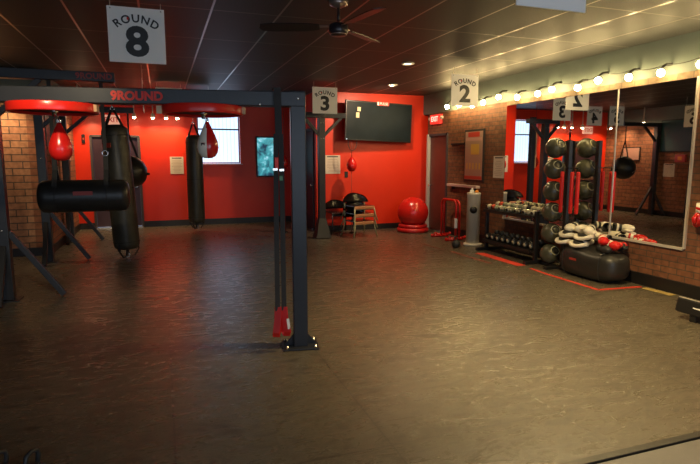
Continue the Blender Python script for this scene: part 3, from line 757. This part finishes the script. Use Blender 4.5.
obj('casing', box(nb(), (0, -.033, 0), (.30, .074, .20), bev=.008), 'poster_red', t); obj('front_plate', box(nb(), (0, -.073, 0), (.12, .006, .10)), 'orange', t)
t = thing('wall_outlet', 'small black outlet plate low on the red wall', 'outlet', (3.83, 11.097, 1.24))
obj('cover_plate', box(nb(), (0, -.006, 0), (.075, .012, .13), bev=.002), 'plug', t)
for z in (.03, -.03): obj('socket', box(nb(), (0, -.014, z), (.03, .004, .025)), 'tv_frame', t)
t = thing('wall_outlet', 'small black plate on the brick-side red wall left of the exit door', 'outlet', (-1.60, 13.195, 2.02))
obj('cover_plate', box(nb(), (0, -.012, 0), (.07, .024, .20), bev=.003), 'plug', t); obj('switch', box(nb(), (0, -.026, 0), (.03, .006, .05)), 'dim_red', t)

# exit signs
t = thing('exit_sign', 'pale lit EXIT sign with red letters above the dark back door', 'exit sign', (-1.0, 13.19, 2.44))
obj('casing', box(nb(), (0, -.035, 0), (.34, .07, .22), bev=.006), 'exit_pale', t)
bm = nb(); text_bm(bm, 'EXIT', .15, (0, -.071, 0), bold=.02); obj('lettering', bm, 'red_print', t)
t = thing('exit_sign', 'red lit EXIT sign with two lamp heads on the brick side wall', 'exit sign', (W - .0, 10.42, 2.43), -PI / 2)
obj('casing', box(nb(), (0, -.04, 0), (.42, .08, .20), bev=.008), 'exit_red', t)
bm = nb(); text_bm(bm, 'EXIT', .15, (0, -.081, 0), bold=.02); obj('lettering', bm, 'exit_white', t)
for sx in (-1, 1):
    bm = nb(); lathe(bm, [(0, -.03), (.035, -.025), (.04, .02), (.0, .03)], 14, mtx=Matrix.Translation((sx * .26, -.05, .02)) @ Matrix.Rotation(PI / 2, 4, 'X')); obj('lamp_head', bm, 'white_plastic', t)
# poster on brick
t = thing('framed_poster', 'tall black-framed grey and red poster on the brick wall', 'poster', (W, 8.93, 1.645), -PI / 2)
bm = nb(); box(bm, (0, -.012, 0), (.68, .024, 1.00), bev=.004); obj('frame', bm, 'ink', t)
obj('print', box(nb(), (0, -.026, 0), (.60, .004, .92)), 'poster_grey', t)
bm = nb(); box(bm, (0, -.0295, .31), (.56, .002, .06)); obj('pale_title_band', bm, 'picture', t)
bm = nb(); box(bm, (0, -.0295, .40), (.40, .002, .09)); obj('red_title', bm, 'poster_red', t)
obj('red_band', box(nb(), (0, -.0295, -.42), (.60, .002, .06)), 'poster_red', t)
bm = nb(); box(bm, (.05, -.0295, .12), (.28, .002, .20)); obj('yellow_block', bm, 'poster_yellow', t)
for k in range(5): obj('yellow_figure', box(nb(), (-.22 + k * .11, -.0295, -.20), (.04, .002, .12)), 'poster_yellow', t)
# ledge under the poster and dark strip above
t = thing('wall_ledge', 'pale pinkish wooden ledge on the brick wall under the poster', 'ledge', (W - .001, 9.25, 1.05), -PI / 2)
obj('board', box(nb(), (0, -.05, 0), (1.10, .10, .05), bev=.006), 'pink_board', t)
for sx in (-.4, .4): obj('bracket', box(nb(), (sx, -.03, -.06), (.03, .06, .06)), 'ink', t)
t = obj('dark_rail', box(nb(), (W - .02, 9.53, 1.88), (.03, .50, .045), bev=.004), 'ink'); tag(t, 'short black rail on the brick wall left of the tall poster', 'rail')

# ------------------------------------------------------------------ stacked chairs
def chair(loc, rz, label, sh, lm='chair_metal', em='chair_wood'):
    t = thing('stacking_chair', label, 'chair', loc, rz, 'chairs stacked by the red wall')
    bm = nb(); box(bm, (0, .0, sh + .012), (.40, .38, .02), bev=.009); st = obj('seat', bm, 'chair_back', t)
    obj('front_rail', box(nb(), (0, -.195, sh - .012), (.385, .024, .058), bev=.008), em, st)
    bm = nb(); n = 12; pr = []
    for j in range(6):
        row = []
        for i in range(n + 1):
            u = (i / n - .5) * 2; v = j / 5
            wx = .25 * u * math.sqrt(max(.05, 1 - .55 * v * v)); yy = .20 + .05 * v - .07 * u * u
            zz = sh + .07 + .19 * v * (1 - .25 * u * u)
            row.append(bm.verts.new((wx, yy, zz)))
        pr.append(row)
    for j in range(5):
        for i in range(n):
            f = bm.faces.new((pr[j][i], pr[j][i + 1], pr[j + 1][i + 1], pr[j + 1][i])); f.smooth = True
    bmesh.ops.solidify(bm, geom=list(bm.faces), thickness=.016)
    obj('backrest', bm, 'chair_back', t)
    zf = .005 if loc[2] == 0 else .03
    for sx in (-1, 1):
        obj('leg', tube(nb(), [(sx * .185, -.19, sh), (sx * .20, -.215, sh * .5), (sx * .232, -.235, zf)], .013, 8), lm, t)
        obj('leg', tube(nb(), [(sx * .20, .21, sh + .14), (sx * .195, .17, sh), (sx * .21, .20, sh * .5), (sx * .23, .26, zf)], .013, 8), lm, t)
    t.scale = (1.2, 1.12, 1)
    obj('stretcher', tube(nb(), [(-.19, -.17, sh - .05), (.19, -.17, sh - .05)], .009, 8), lm, t)
    return t
RZ = math.radians(9)
chair((3.80, 10.18, 0), RZ, 'bottom chair of the stack, its khaki legs on the floor', .31)
chair((3.795, 10.17, .155), RZ, 'middle chair of the stack of three', .31)
chair((3.79, 10.16, .31), RZ, 'top chair of the stack, its round black back uppermost', .31)
t = chair((3.54, 10.74, 0), RZ - .1, 'all-black chair standing behind the stack against the red wall', .44, 'chair_back', 'chair_back'); t['group'] = 'chairs by the red wall'

# ------------------------------------------------------------------ exercise ball on its ring
t = thing('ring_stand', 'ribbed red ring base under the exercise ball', 'ball stand', (5.14, 10.42, 0))
bm = nb(); torus(bm, (0, 0, .05), .30, .05, seg=40); obj('lower_ring', bm, 'ring_red', t)
bm = nb(); torus(bm, (0, 0, .135), .27, .045, seg=40); obj('upper_ring', bm, 'ring_red', t)
bm = nb(); lathe(bm, [(.07, .02), (.27, .02), (.27, .07), (.07, .07), (.07, .02)], 30); obj('base_disc', bm, 'ring_red', t)
t = thing('exercise_ball', 'large shiny red exercise ball resting on its ring base', 'exercise ball', (5.14, 10.42, .425))
bm = nb(); sphere(bm, (0, 0, 0), .335, seg=48); obj('ball_shell', bm, 'ball_red', t)
bm = nb()
for z in (-.16, -.08, .0, .08, .16): torus(bm, (0, 0, z), math.sqrt(.335 ** 2 - z * z) - .0005, .0022, seg=48)
obj('ribs', bm, 'ball_red', t)
bm = nb(); sphere(bm, (-.1, -.31, .08), .012, seg=8); obj('valve_plug', bm, 'white_plastic', t)

# ------------------------------------------------------------------ red dip bars
def dipbar(loc, label, y1, y2, h):
    t = thing('dip_bar', label, 'dip bar', loc, 0, 'red steel dip bars by the brick wall')
    pts = [(0, y2, .03), (0, y2, h - .14)]
    for k in range(7):
        a = k / 6 * PI / 2; pts.append((0, y2 - .12 + .12 * math.cos(a), h - .12 + .12 * math.sin(a)))
    for k in range(7):
        a = k / 6 * PI / 2; pts.append((0, y1 + .12 - .12 * math.sin(a), h - .12 + .12 * math.cos(a)))
    pts.append((0, y1, .03))
    obj('bent_tube', tube(nb(), pts, .022, 12), 'tube_red', t)
    for y in (y1, y2):
        f = obj('foot', tube(nb(), [(-.2, y, .025), (.14, y, .025)], .024, 12), 'tube_red', t)
        for fx in (-.2, .14): obj('rubber_cap', sphere(nb(), (fx, y, .035), .035, seg=12), 'tube_red', f)
    return t
d = dipbar((5.36, 9.25, 0), 'nearer red dip bar with a white label on its leg', -.27, .30, .78)
obj('white_label', box(nb(), (-.004, -.27, .34), (.048, .048, .20), bev=.012), 'sign_white', d)
dipbar((5.52, 9.42, 0), 'second red dip bar, behind the labelled one against the brick', -.30, .30, .76)

# kettlebell
def kettlebell(loc, s, rz, label, m='iron', group=None):
    t = thing('kettlebell', label, 'kettlebell', loc, rz, group)
    bm = nb(); lathe(bm, [(0, 0), (.045 * s, 0), (.075 * s, .03 * s), (.09 * s, .08 * s), (.078 * s, .13 * s), (.045 * s, .16 * s), (0, .17 * s)], 24); obj('bell', bm, m, t)
    obj('handle', tube(nb(), [(-.04 * s, 0, .14 * s), (-.055 * s, 0, .20 * s), (-.045 * s, 0, .235 * s), (0, 0, .25 * s), (.045 * s, 0, .235 * s), (.055 * s, 0, .20 * s), (.04 * s, 0, .14 * s)], .014 * s, 10), 'steel' if m == 'leather' else m, t)
    return t
kettlebell((4.93, 8.24, 0), .85, .4, 'single black kettlebell on the floor before the white cylinder')
kettlebell((-.805, 2.80, 0), .80, .9, 'black kettlebell at the bottom left corner with a shiny handle', 'iron')
kettlebell((-.655, 2.76, 0), .80, 1.1, 'black kettlebell beside it, its handle peeping over the bottom edge', 'iron')

# white cylindrical stand
t = thing('wipe_dispenser', 'tall white cylindrical dispenser with a round black logo', 'dispenser', (5.40, 8.44, 0))
bm = nb(); lathe(bm, [(0, 0), (.175, 0), (.18, .012), (.17, .03), (.14, .04), (0, .04)], 40); obj('base_disc', bm, 'white_plastic', t)
bm = nb(); lathe(bm, [(0, .04), (.122, .04), (.122, .93), (.127, .935), (.127, .96), (.117, .97), (0, .97)], 40); obj('cylinder_body', bm, 'white_plastic', t)
a = math.radians(-122)
bm = nb(); lathe(bm, [(0, 0), (.066, 0), (.066, .004), (0, .004)], 28, mtx=Matrix.Rotation(a, 4, 'Z') @ Matrix.Translation((.1205, -.0, .66)) @ Matrix.Rotation(PI / 2, 4, 'Y')); obj('round_logo', bm, 'plug', t)
bm = nb(); sphere(bm, (-.03, .02, .99), .045, (1, .8, .9), 10); sphere(bm, (-.04, .0, 1.03), .025, (.8, .8, 1.2), 8); obj('white_wipe', bm, 'sign_white', t)
bm = nb(); sphere(bm, (.05, -.02, .99), .035, (1, .8, .8), 10); obj('orange_cap', bm, 'orange', t)

# ------------------------------------------------------------------ dumbbell rack and dumbbells
RX, RY0_, RY1_ = 5.41, 6.56, 7.86
t = thing('dumbbell_rack', 'black two-tier steel dumbbell rack against the brick wall', 'rack', (RX, (RY0_ + RY1_) / 2, 0))
hl = (RY1_ - RY0_) / 2
for sy in (-1, 1):
    obj('upright', box(nb(), (-.10, sy * hl, .40), (.06, .05, .80), bev=.005), 'rack', t)
    obj('foot', box(nb(), (-.02, sy * hl, .03), (.56, .06, .05), bev=.006), 'rack', t)
for z, nm in ((.74, 'upper_tray'), (.22, 'lower_tray')):
    bm = nb(); rot = Matrix.Rotation(math.radians(-14), 4, 'Y')
    box(bm, (-.02, 0, z), (.34, 2 * hl - .04, .02), rot.inverted() if False else rot)
    for x in (-.19, .15): box(bm, (x, 0, z + .01 + (x + .02) * .25), (.02, 2 * hl - .04, .05))
    obj(nm, bm, 'rack', t)
def hexbell(name, label, loc, r, L, cols, group, rot):
    t = thing(name, label, 'dumbbell', loc, 0, group); t.rotation_euler = rot
    obj('handle', tube(nb(), [(-L / 2, 0, 0), (L / 2, 0, 0)], r * .36, 8), 'chrome', t)
    for sx in (-1, 1):
        bm = nb(); lathe(bm, [(0, -.035), (r * .8, -.035), (r, -.022), (r, .022), (r * .8, .035), (0, .035)], 8, mtx=Matrix.Translation((sx * L / 2, 0, 0)) @ Matrix.Rotation(PI / 2, 4, 'Y')); h = obj('head', bm, cols[0], t)
        for f in h.data.polygons: f.use_smooth = False
        bm = nb(); lathe(bm, [(0, 0), (r * .62, 0), (r * .55, .005), (0, .005)], 10, mtx=Matrix.Translation((sx * (L / 2 + .0345), 0, 0)) @ Matrix.Rotation(sx * PI / 2, 4, 'Y')); obj('end_cap', bm, cols[1], h)
    return t
protos = {}
ords = ['first', 'second', 'third', 'fourth', 'fifth', 'sixth', 'seventh', 'eighth', 'ninth', 'tenth', 'eleventh', 'twelfth']
top = ['neo_cream', 'neo_red', 'neo_green', 'neo_cream', 'neo_green', 'neo_cream', 'neo_green', 'neo_cream', 'neo_black', 'neo_cream', 'neo_cream', 'neo_cream']
nice = {'neo_cream': 'cream', 'neo_red': 'red', 'neo_green': 'dull green', 'neo_black': 'black'}
for tier, n, z, r in (('upper', 12, .795, .042), ('lower', 9, .285, .052)):
    for k in range(n):
        y = RY1_ - .075 - k * ((RY1_ - RY0_ - .15) / (n - 1))
        col = top[k] if tier == 'upper' else 'neo_black'
        cap = 'neo_cream' if tier == 'lower' else ('neo_black' if k % 2 else 'neo_cream')
        key = (tier, col, cap)
        lab = '%s dumbbell, %s from the poster end of the %s tray' % (nice[col], ords[k], tier)
        loc = (RX - .02, y, z); rot = (0, math.radians(-14), 0)
        if key not in protos: protos[key] = hexbell('dumbbell', lab, loc, r, .17, (col, cap), 'dumbbells on the %s tray' % tier, rot)
        else:
            d = dup(protos[key], loc, None, lab)

# ------------------------------------------------------------------ medicine ball tower
BX, BY_ = 5.40, 6.33
t = thing('ball_tower', 'black upright tower rack holding the column of medicine balls', 'rack', (5.40, 6.08, 0))
obj('upright', box(nb(), (.02, 0, .93), (.06, .06, 1.84), bev=.005), 'rack', t)
bm = nb(); box(bm, (0, .08, .02), (.46, .07, .04), bev=.005); box(bm, (0, .10, .02), (.07, .62, .04), bev=.005); obj('base', bm, 'rack', t)
BZ = [.19, .50, .81, 1.12, 1.44, 1.745]
for z in BZ:
    bm = nb(); torus(bm, (0, .26, z - .10), .105, .008, seg=24); tube(bm, [(.02, .0, z - .10), (.0, .155, z - .10)], .010, 8); obj('cradle_ring', bm, 'rack', t)
bm = nb()
for k, (y, x) in enumerate(((.0, -.05), (-.17, -.03), (-.25, .0))): tube(bm, [(.02, 0, 1.46), (x - .03, y, 1.46)], .007, 8)
obj('hook_arms', bm, 'rack', t)
zn = ['lowest', 'second lowest', 'third lowest', 'third highest', 'second highest', 'topmost']
b0 = thing('medicine_ball', 'lowest dark dimpled medicine ball of the tower', 'medicine ball', (BX, BY_ + .01, BZ[0]), 0, 'medicine balls on the tower')
sh = obj('ball_shell', sphere(nb(), (0, 0, 0), .148, seg=36), 'medball', b0)
mt = Matrix.Rotation(math.radians(-18), 4, 'X') @ Matrix.Rotation(math.radians(22), 4, 'Z')
rotd = (Vector((-.10, -.80, .42)).normalized()).to_track_quat('Z', 'Y').to_matrix().to_4x4()
bm = nb(); lathe(bm, [(0, .139), (.03, .141), (.052, .145), (.054, .150), (.0, .1415)][:4], 20, mtx=rotd); obj('grip_dimple', bm, 'medball_disc', b0)
bm = nb(); torus(bm, (0, 0, .134), .060, .009, rotd, seg=20); obj('grip_ring', bm, 'medball_ring', b0)
for k in range(1, 6): dup(b0, (BX, BY_ + .01, BZ[k]), math.radians(random.uniform(-14, 14)), '%s dark dimpled medicine ball of the tower' % zn[k])
# red padded batons hanging from the tower
for k, (x, y, l) in enumerate(((5.32, 6.08, 'red padded baton hanging flat against the tower upright'), (5.34, 5.91, 'middle red padded baton hanging beside the tower'), (5.37, 5.83, 'outermost red padded baton hanging nearest the mirror joint'))):
    t = thing('padded_baton', l, 'baton', (x, y, 1.43), 0, 'red batons hanging on the ball tower')
    bm = nb(); lathe(bm, [(0, -.60), (.018, -.598), (.026, -.585), (.026, -.035), (.018, -.02), (0, -.018)], 16); obj('foam_sleeve', bm, 'foam_red', t)
    obj('hanging_loop', tube(nb(), [(0, 0, -.03), (.0, 0, .035)], .006, 6), 'strap', t)

# ------------------------------------------------------------------ bag lying on the floor with gloves and mitts on top
LX, LY = 5.42, 5.52
t = thing('floor_bag', 'fat black bag lying on the floor below the mirror', 'bag', (LX, LY, 0))
bm = nb(); b = bmesh.new(); bmesh.ops.create_cube(b, size=1); bmesh.ops.subdivide_edges(b, edges=list(b.edges), cuts=7, use_grid_fill=True)
for v in b.verts:
    p = v.co * 2
    def sg(a, q): return math.copysign(abs(a) ** q, a)
    q = Vector(p); m_ = max(abs(q.x), abs(q.y), abs(q.z)); n_ = (abs(q.x) ** 3.2 + abs(q.y) ** 3.2 + abs(q.z) ** 3.2) ** (1 / 3.2)
    q = q * (m_ / n_)
    v.co = Vector((q.x * .24, q.y * .50, .205 + q.z * .205 + (.018 * math.sin(q.y * 5) if q.z > 0 else 0)))
for f in b.faces: f.smooth = True
merge(bm, b); obj('bag_body', bm, 'leather', t)
obj('red_print', box(nb(), (-.238, .12, .25), (.006, .13, .03)), 'dim_red', t)
for y in (-.32, .32):
    pts = []
    for k in range(25):
        a = 2 * PI * k / 24
        pts.append((.235 * math.copysign(abs(math.cos(a)) ** .62, math.cos(a)), y, .205 + .200 * math.copysign(abs(math.sin(a)) ** .62, math.sin(a))))
    obj('seam_band', tube(nb(), pts[:-1], .006, 6, closed=True), 'strap', t)

def onto(loc):
    k = 1.0265; return (loc[0] * k, loc[1] * k, 1.622 + (loc[2] - 1.6) * k)
def mitt(loc, rz, label, tilt=0., roll=0.):
    """a curved striking pad: thick pale pad with a black hand pocket"""
    t = thing('focus_mitt', label, 'focus mitt', onto(loc), rz, 'focus mitts piled on the floor bag'); t.rotation_euler = (roll, tilt, rz)
    bm = nb(); n = 14; rings = []
    for i in range(n + 1):
        u = i / n * 2 - 1; wv = .085 * math.sqrt(max(0, 1 - abs(u) ** 3)) + .018; zc = .035 * u * u
        ring = []
        for k in range(12):
            a = 2 * PI * k / 12
            ring.append(bm.verts.new((u * .135, wv * math.copysign(abs(math.cos(a)) ** .6, math.cos(a)), zc + .026 * math.copysign(abs(math.sin(a)) ** .6, math.sin(a)))))
        rings.append(ring)
    for a, b in zip(rings, rings[1:]):
        for k in range(12): bm.faces.new((a[k], a[(k + 1) % 12], b[(k + 1) % 12], b[k])).smooth = True
    bm.faces.new(rings[0]); bm.faces.new(rings[-1]); obj('striking_pad', bm, 'white_leather', t)
    bm = nb(); sphere(bm, (.01, 0, .045), .07, (1.15, .9, .42), 18); obj('hand_pocket', bm, 'neo_black', t)
    return t
def glove(loc, rot, label, shell, cuff, group):
    """boxing glove: rounded fist, thumb, flared cuff with a band"""
    t = thing('boxing_glove', label, 'boxing glove', onto(loc) if loc[1] > 4.5 else loc, 0, group); t.rotation_euler = rot
    bm = nb(); b = bmesh.new(); bmesh.ops.create_uvsphere(b, u_segments=22, v_segments=14, radius=1)
    for v in b.verts:
        x, y, z = v.co; k = 1 - .22 * max(0, -x)
        v.co = Vector((x * .105, y * .068 * k, z * .06 * k + (.012 * x * x if x > 0 else 0)))
    for f in b.faces: f.smooth = True
    merge(bm, b); obj('fist', bm, shell, t)
    obj('thumb', tube(nb(), [(-.045, .055, .0), (-.01, .078, -.004), (.03, .072, -.008), (.055, .055, -.01)], [.018, .026, .024, .014], 12), shell, t)
    bm = nb(); lathe(bm, [(.040, 0), (.050, .0), (.054, .05), (.058, .10), (.048, .10), (.040, 0)], 20, mtx=Matrix.Translation((-.07, 0, 0)) @ Matrix.Rotation(-PI / 2, 4, 'Y')); c = obj('cuff', bm, cuff, t)
    bm = nb(); lathe(bm, [(.050, .0), (.056, .01), (.057, .03), (.051, .04)], 20, mtx=Matrix.Translation((-.10, 0, 0)) @ Matrix.Rotation(-PI / 2, 4, 'Y')); obj('wrist_band', bm, shell if cuff != shell else 'neo_black', c)
    return t
A = math.radians
mitt((5.16, 5.80, .435), A(75), 'white pad lowest of the pile at the tower end')
mitt((5.14, 5.50, .435), A(85), 'white pad lowest of the pile at its middle', 0)
mitt((5.18, 5.76, .530), A(70), 'white pad resting on the lowest one at the tower end')
mitt((5.18, 5.46, .535), A(95), 'white pad resting on the middle one', .08)
mitt((5.36, 5.62, .44), A(20), 'white pad at the back of the pile next to the wall')
for k, (x, y, z, r, l) in enumerate((
    (5.24, 5.78, .635, (0, .1, A(200)), 'cream glove on top of the pile nearest the tower'),
    (5.28, 5.60, .64, (.3, .1, A(160)), 'cream glove on top, second from the tower'),
    (5.22, 5.42, .64, (-.2, .1, A(215)), 'cream glove on top, third from the tower'),
    (5.40, 5.44, .55, (.2, -.1, A(100)), 'cream glove wedged behind the white pads'))):
    glove((x, y, z), r, l, 'white_leather', 'neo_black', 'cream gloves on the floor bag')
glove((5.24, 5.19, .535), (0, .1, A(230)), 'red and white glove lying on the bag, middle of the pile', 'red_leather', 'white_leather', 'red gloves on the floor bag')
glove((5.26, 5.03, .50), (.3, .0, A(250)), 'red and white glove hanging over the near end of the bag', 'red_leather', 'white_leather', 'red gloves on the floor bag')
glove((5.40, 5.08, .47), (0, 0, A(200)), 'black glove under the red ones on the bag', 'neo_black', 'red_leather', 'red gloves on the floor bag')
glove((5.20, 5.10, .44), (0, 0, A(250)), 'black glove below the red and white ones', 'neo_black', 'neo_black', 'red gloves on the floor bag')
# gloves hanging past the mirror edge
t = glove((5.62, 4.24, .93), (0, A(80), A(90)), 'red glove hung on the wall beside the mirror edge', 'red_leather', 'white_leather', 'gloves hung beside the mirror')
glove((5.625, 4.04, .99), (0, A(80), A(95)), 'cream glove hung on the wall beside the red one', 'white_leather', 'neo_black', 'gloves hung beside the mirror')
t = thing('wall_hook', 'small steel hook bar on the wall above the hanging gloves', 'hook', (W, 4.14, 1.13))
obj('hook_plate', box(nb(), (-.008, 0, 0), (.016, .26, .04)), 'steel', t)
for y in (.06, -.06): obj('hook_peg', tube(nb(), [(-.01, y, 0), (-.07, y, 0), (-.08, y, .02)], .006, 8), 'steel', t)

# ------------------------------------------------------------------ step platform at the right edge
t = thing('balance_board', 'low black padded board propped on feet on the floor at the right edge', 'exercise board', (4.87, 3.33, -.0), math.radians(-1))
rt = Matrix.Rotation(math.radians(12), 4, 'Y')
bm = nb(); box(bm, (0, 0, .135), (.06, .98, .145), rt, bev=.014); obj('padded_face', bm, 'rack', t)
bm = nb(); box(bm, (.016, 0, .210), (.05, .95, .006), rt); obj('lit_top_edge', bm, 'channel', t)  # light on the top edge, put into this strip's pale colour
bm = nb(); box(bm, (-.032, .24, .145), (.004, .12, .012), rt); obj('white_stripe', bm, 'sign_white', t)
for y in (-.36, .30):
    bm = nb(); box(bm, (.10, y, .06), (.26, .07, .12), bev=.01); obj('foot', bm, 'rack', t)

# ------------------------------------------------------------------ tape on the floor
def tape(pts, w, m, label):
    bm = nb(); z = .0035
    for k, (a, b) in enumerate(zip(pts, pts[1:])):
        a, b = Vector((*a, 0)), Vector((*b, 0)); d = (b - a).normalized(); c = (a + b) / 2
        box(bm, (c.x, c.y, z), ((b - a).length, w, .003), Matrix.Rotation(math.atan2(d.y, d.x), 4, 'Z'))
    return tag(obj('floor_tape', bm, m), label, 'floor tape')
tape([(5.02, 7.62), (5.02, 6.5)], .16, 'tape_red', 'bright red tape on the floor under the dumbbell rack')
tape([(5.02, 6.28), (4.98, 5.9), (4.97, 4.95), (5.60, 4.90)], .05, 'tape_red', 'red tape line running around the lying floor bag')
tape([(5.58, 4.84), (5.60, 4.45)], .10, 'tape_yellow', 'short worn yellow tape beyond the red line by the wall')
tape([(4.65, 7.9), (4.68, 6.8)], .07, 'tape_faded', 'worn faded red tape on the floor before the dumbbell rack')
tape([(4.55, 8.8), (4.60, 8.15)], .05, 'tape_faded', 'worn faded red tape piece near the kettlebell')

# ------------------------------------------------------------------ daylight and room lights
def area(name, loc, tgt, sx, sy, watts, col):
    l = bpy.data.lights.new(name, 'AREA'); l.shape = 'RECTANGLE'; l.size = sx; l.size_y = sy; l.energy = watts; l.color = col
    o = bpy.data.objects.new(name, l); C.objects.link(o); o.location = loc
    o.rotation_euler = (Vector(tgt) - Vector(loc)).to_track_quat('-Z', 'Z').to_euler(); return o
#area('window_daylight', ((WX0 + WX1) / 2, BY - .06, (WZ0 + WZ1) / 2), ((WX0 + WX1) / 2, BY - 3, 1.0), .95, 1.1, 14, (.55, .75, 1))
for k, (x, wt) in enumerate(((-3.4, 5), (-.6, 8), (2.2, 26))):
    area('storefront_daylight', (x, FY + .02, 1.6), (x + .3, FY + 3, 1.2), 2.3, 1.9, wt, (.72, .84, 1))
w = bpy.data.worlds.new('world'); scene.world = w; w.use_nodes = True
w.node_tree.nodes['Background'].inputs[0].default_value = (.5, .6, .8, 1); w.node_tree.nodes['Background'].inputs[1].default_value = .2

# ------------------------------------------------------------------ camera
cam = bpy.data.cameras.new('camera'); co = bpy.data.objects.new('camera', cam); C.objects.link(co)
cam.sensor_width = 36; cam.lens = 530 / 700 * 36; cam.clip_start = .05
co.location = (0, 0, 1.6)
co.rotation_euler = (math.radians(90 - 7.948), 0, math.radians(-19.452))
scene.camera = co
scene.view_settings.view_transform = 'Standard'; scene.view_settings.look = 'None'
scene.view_settings.exposure = 0.87; scene.view_settings.gamma = 1; scene.view_settings.use_curve_mapping = False
scene.cycles.max_bounces = 8; scene.cycles.diffuse_bounces = 4; scene.cycles.glossy_bounces = 5
scene.cycles.sample_clamp_indirect = 4
scene.cycles.use_denoising = True
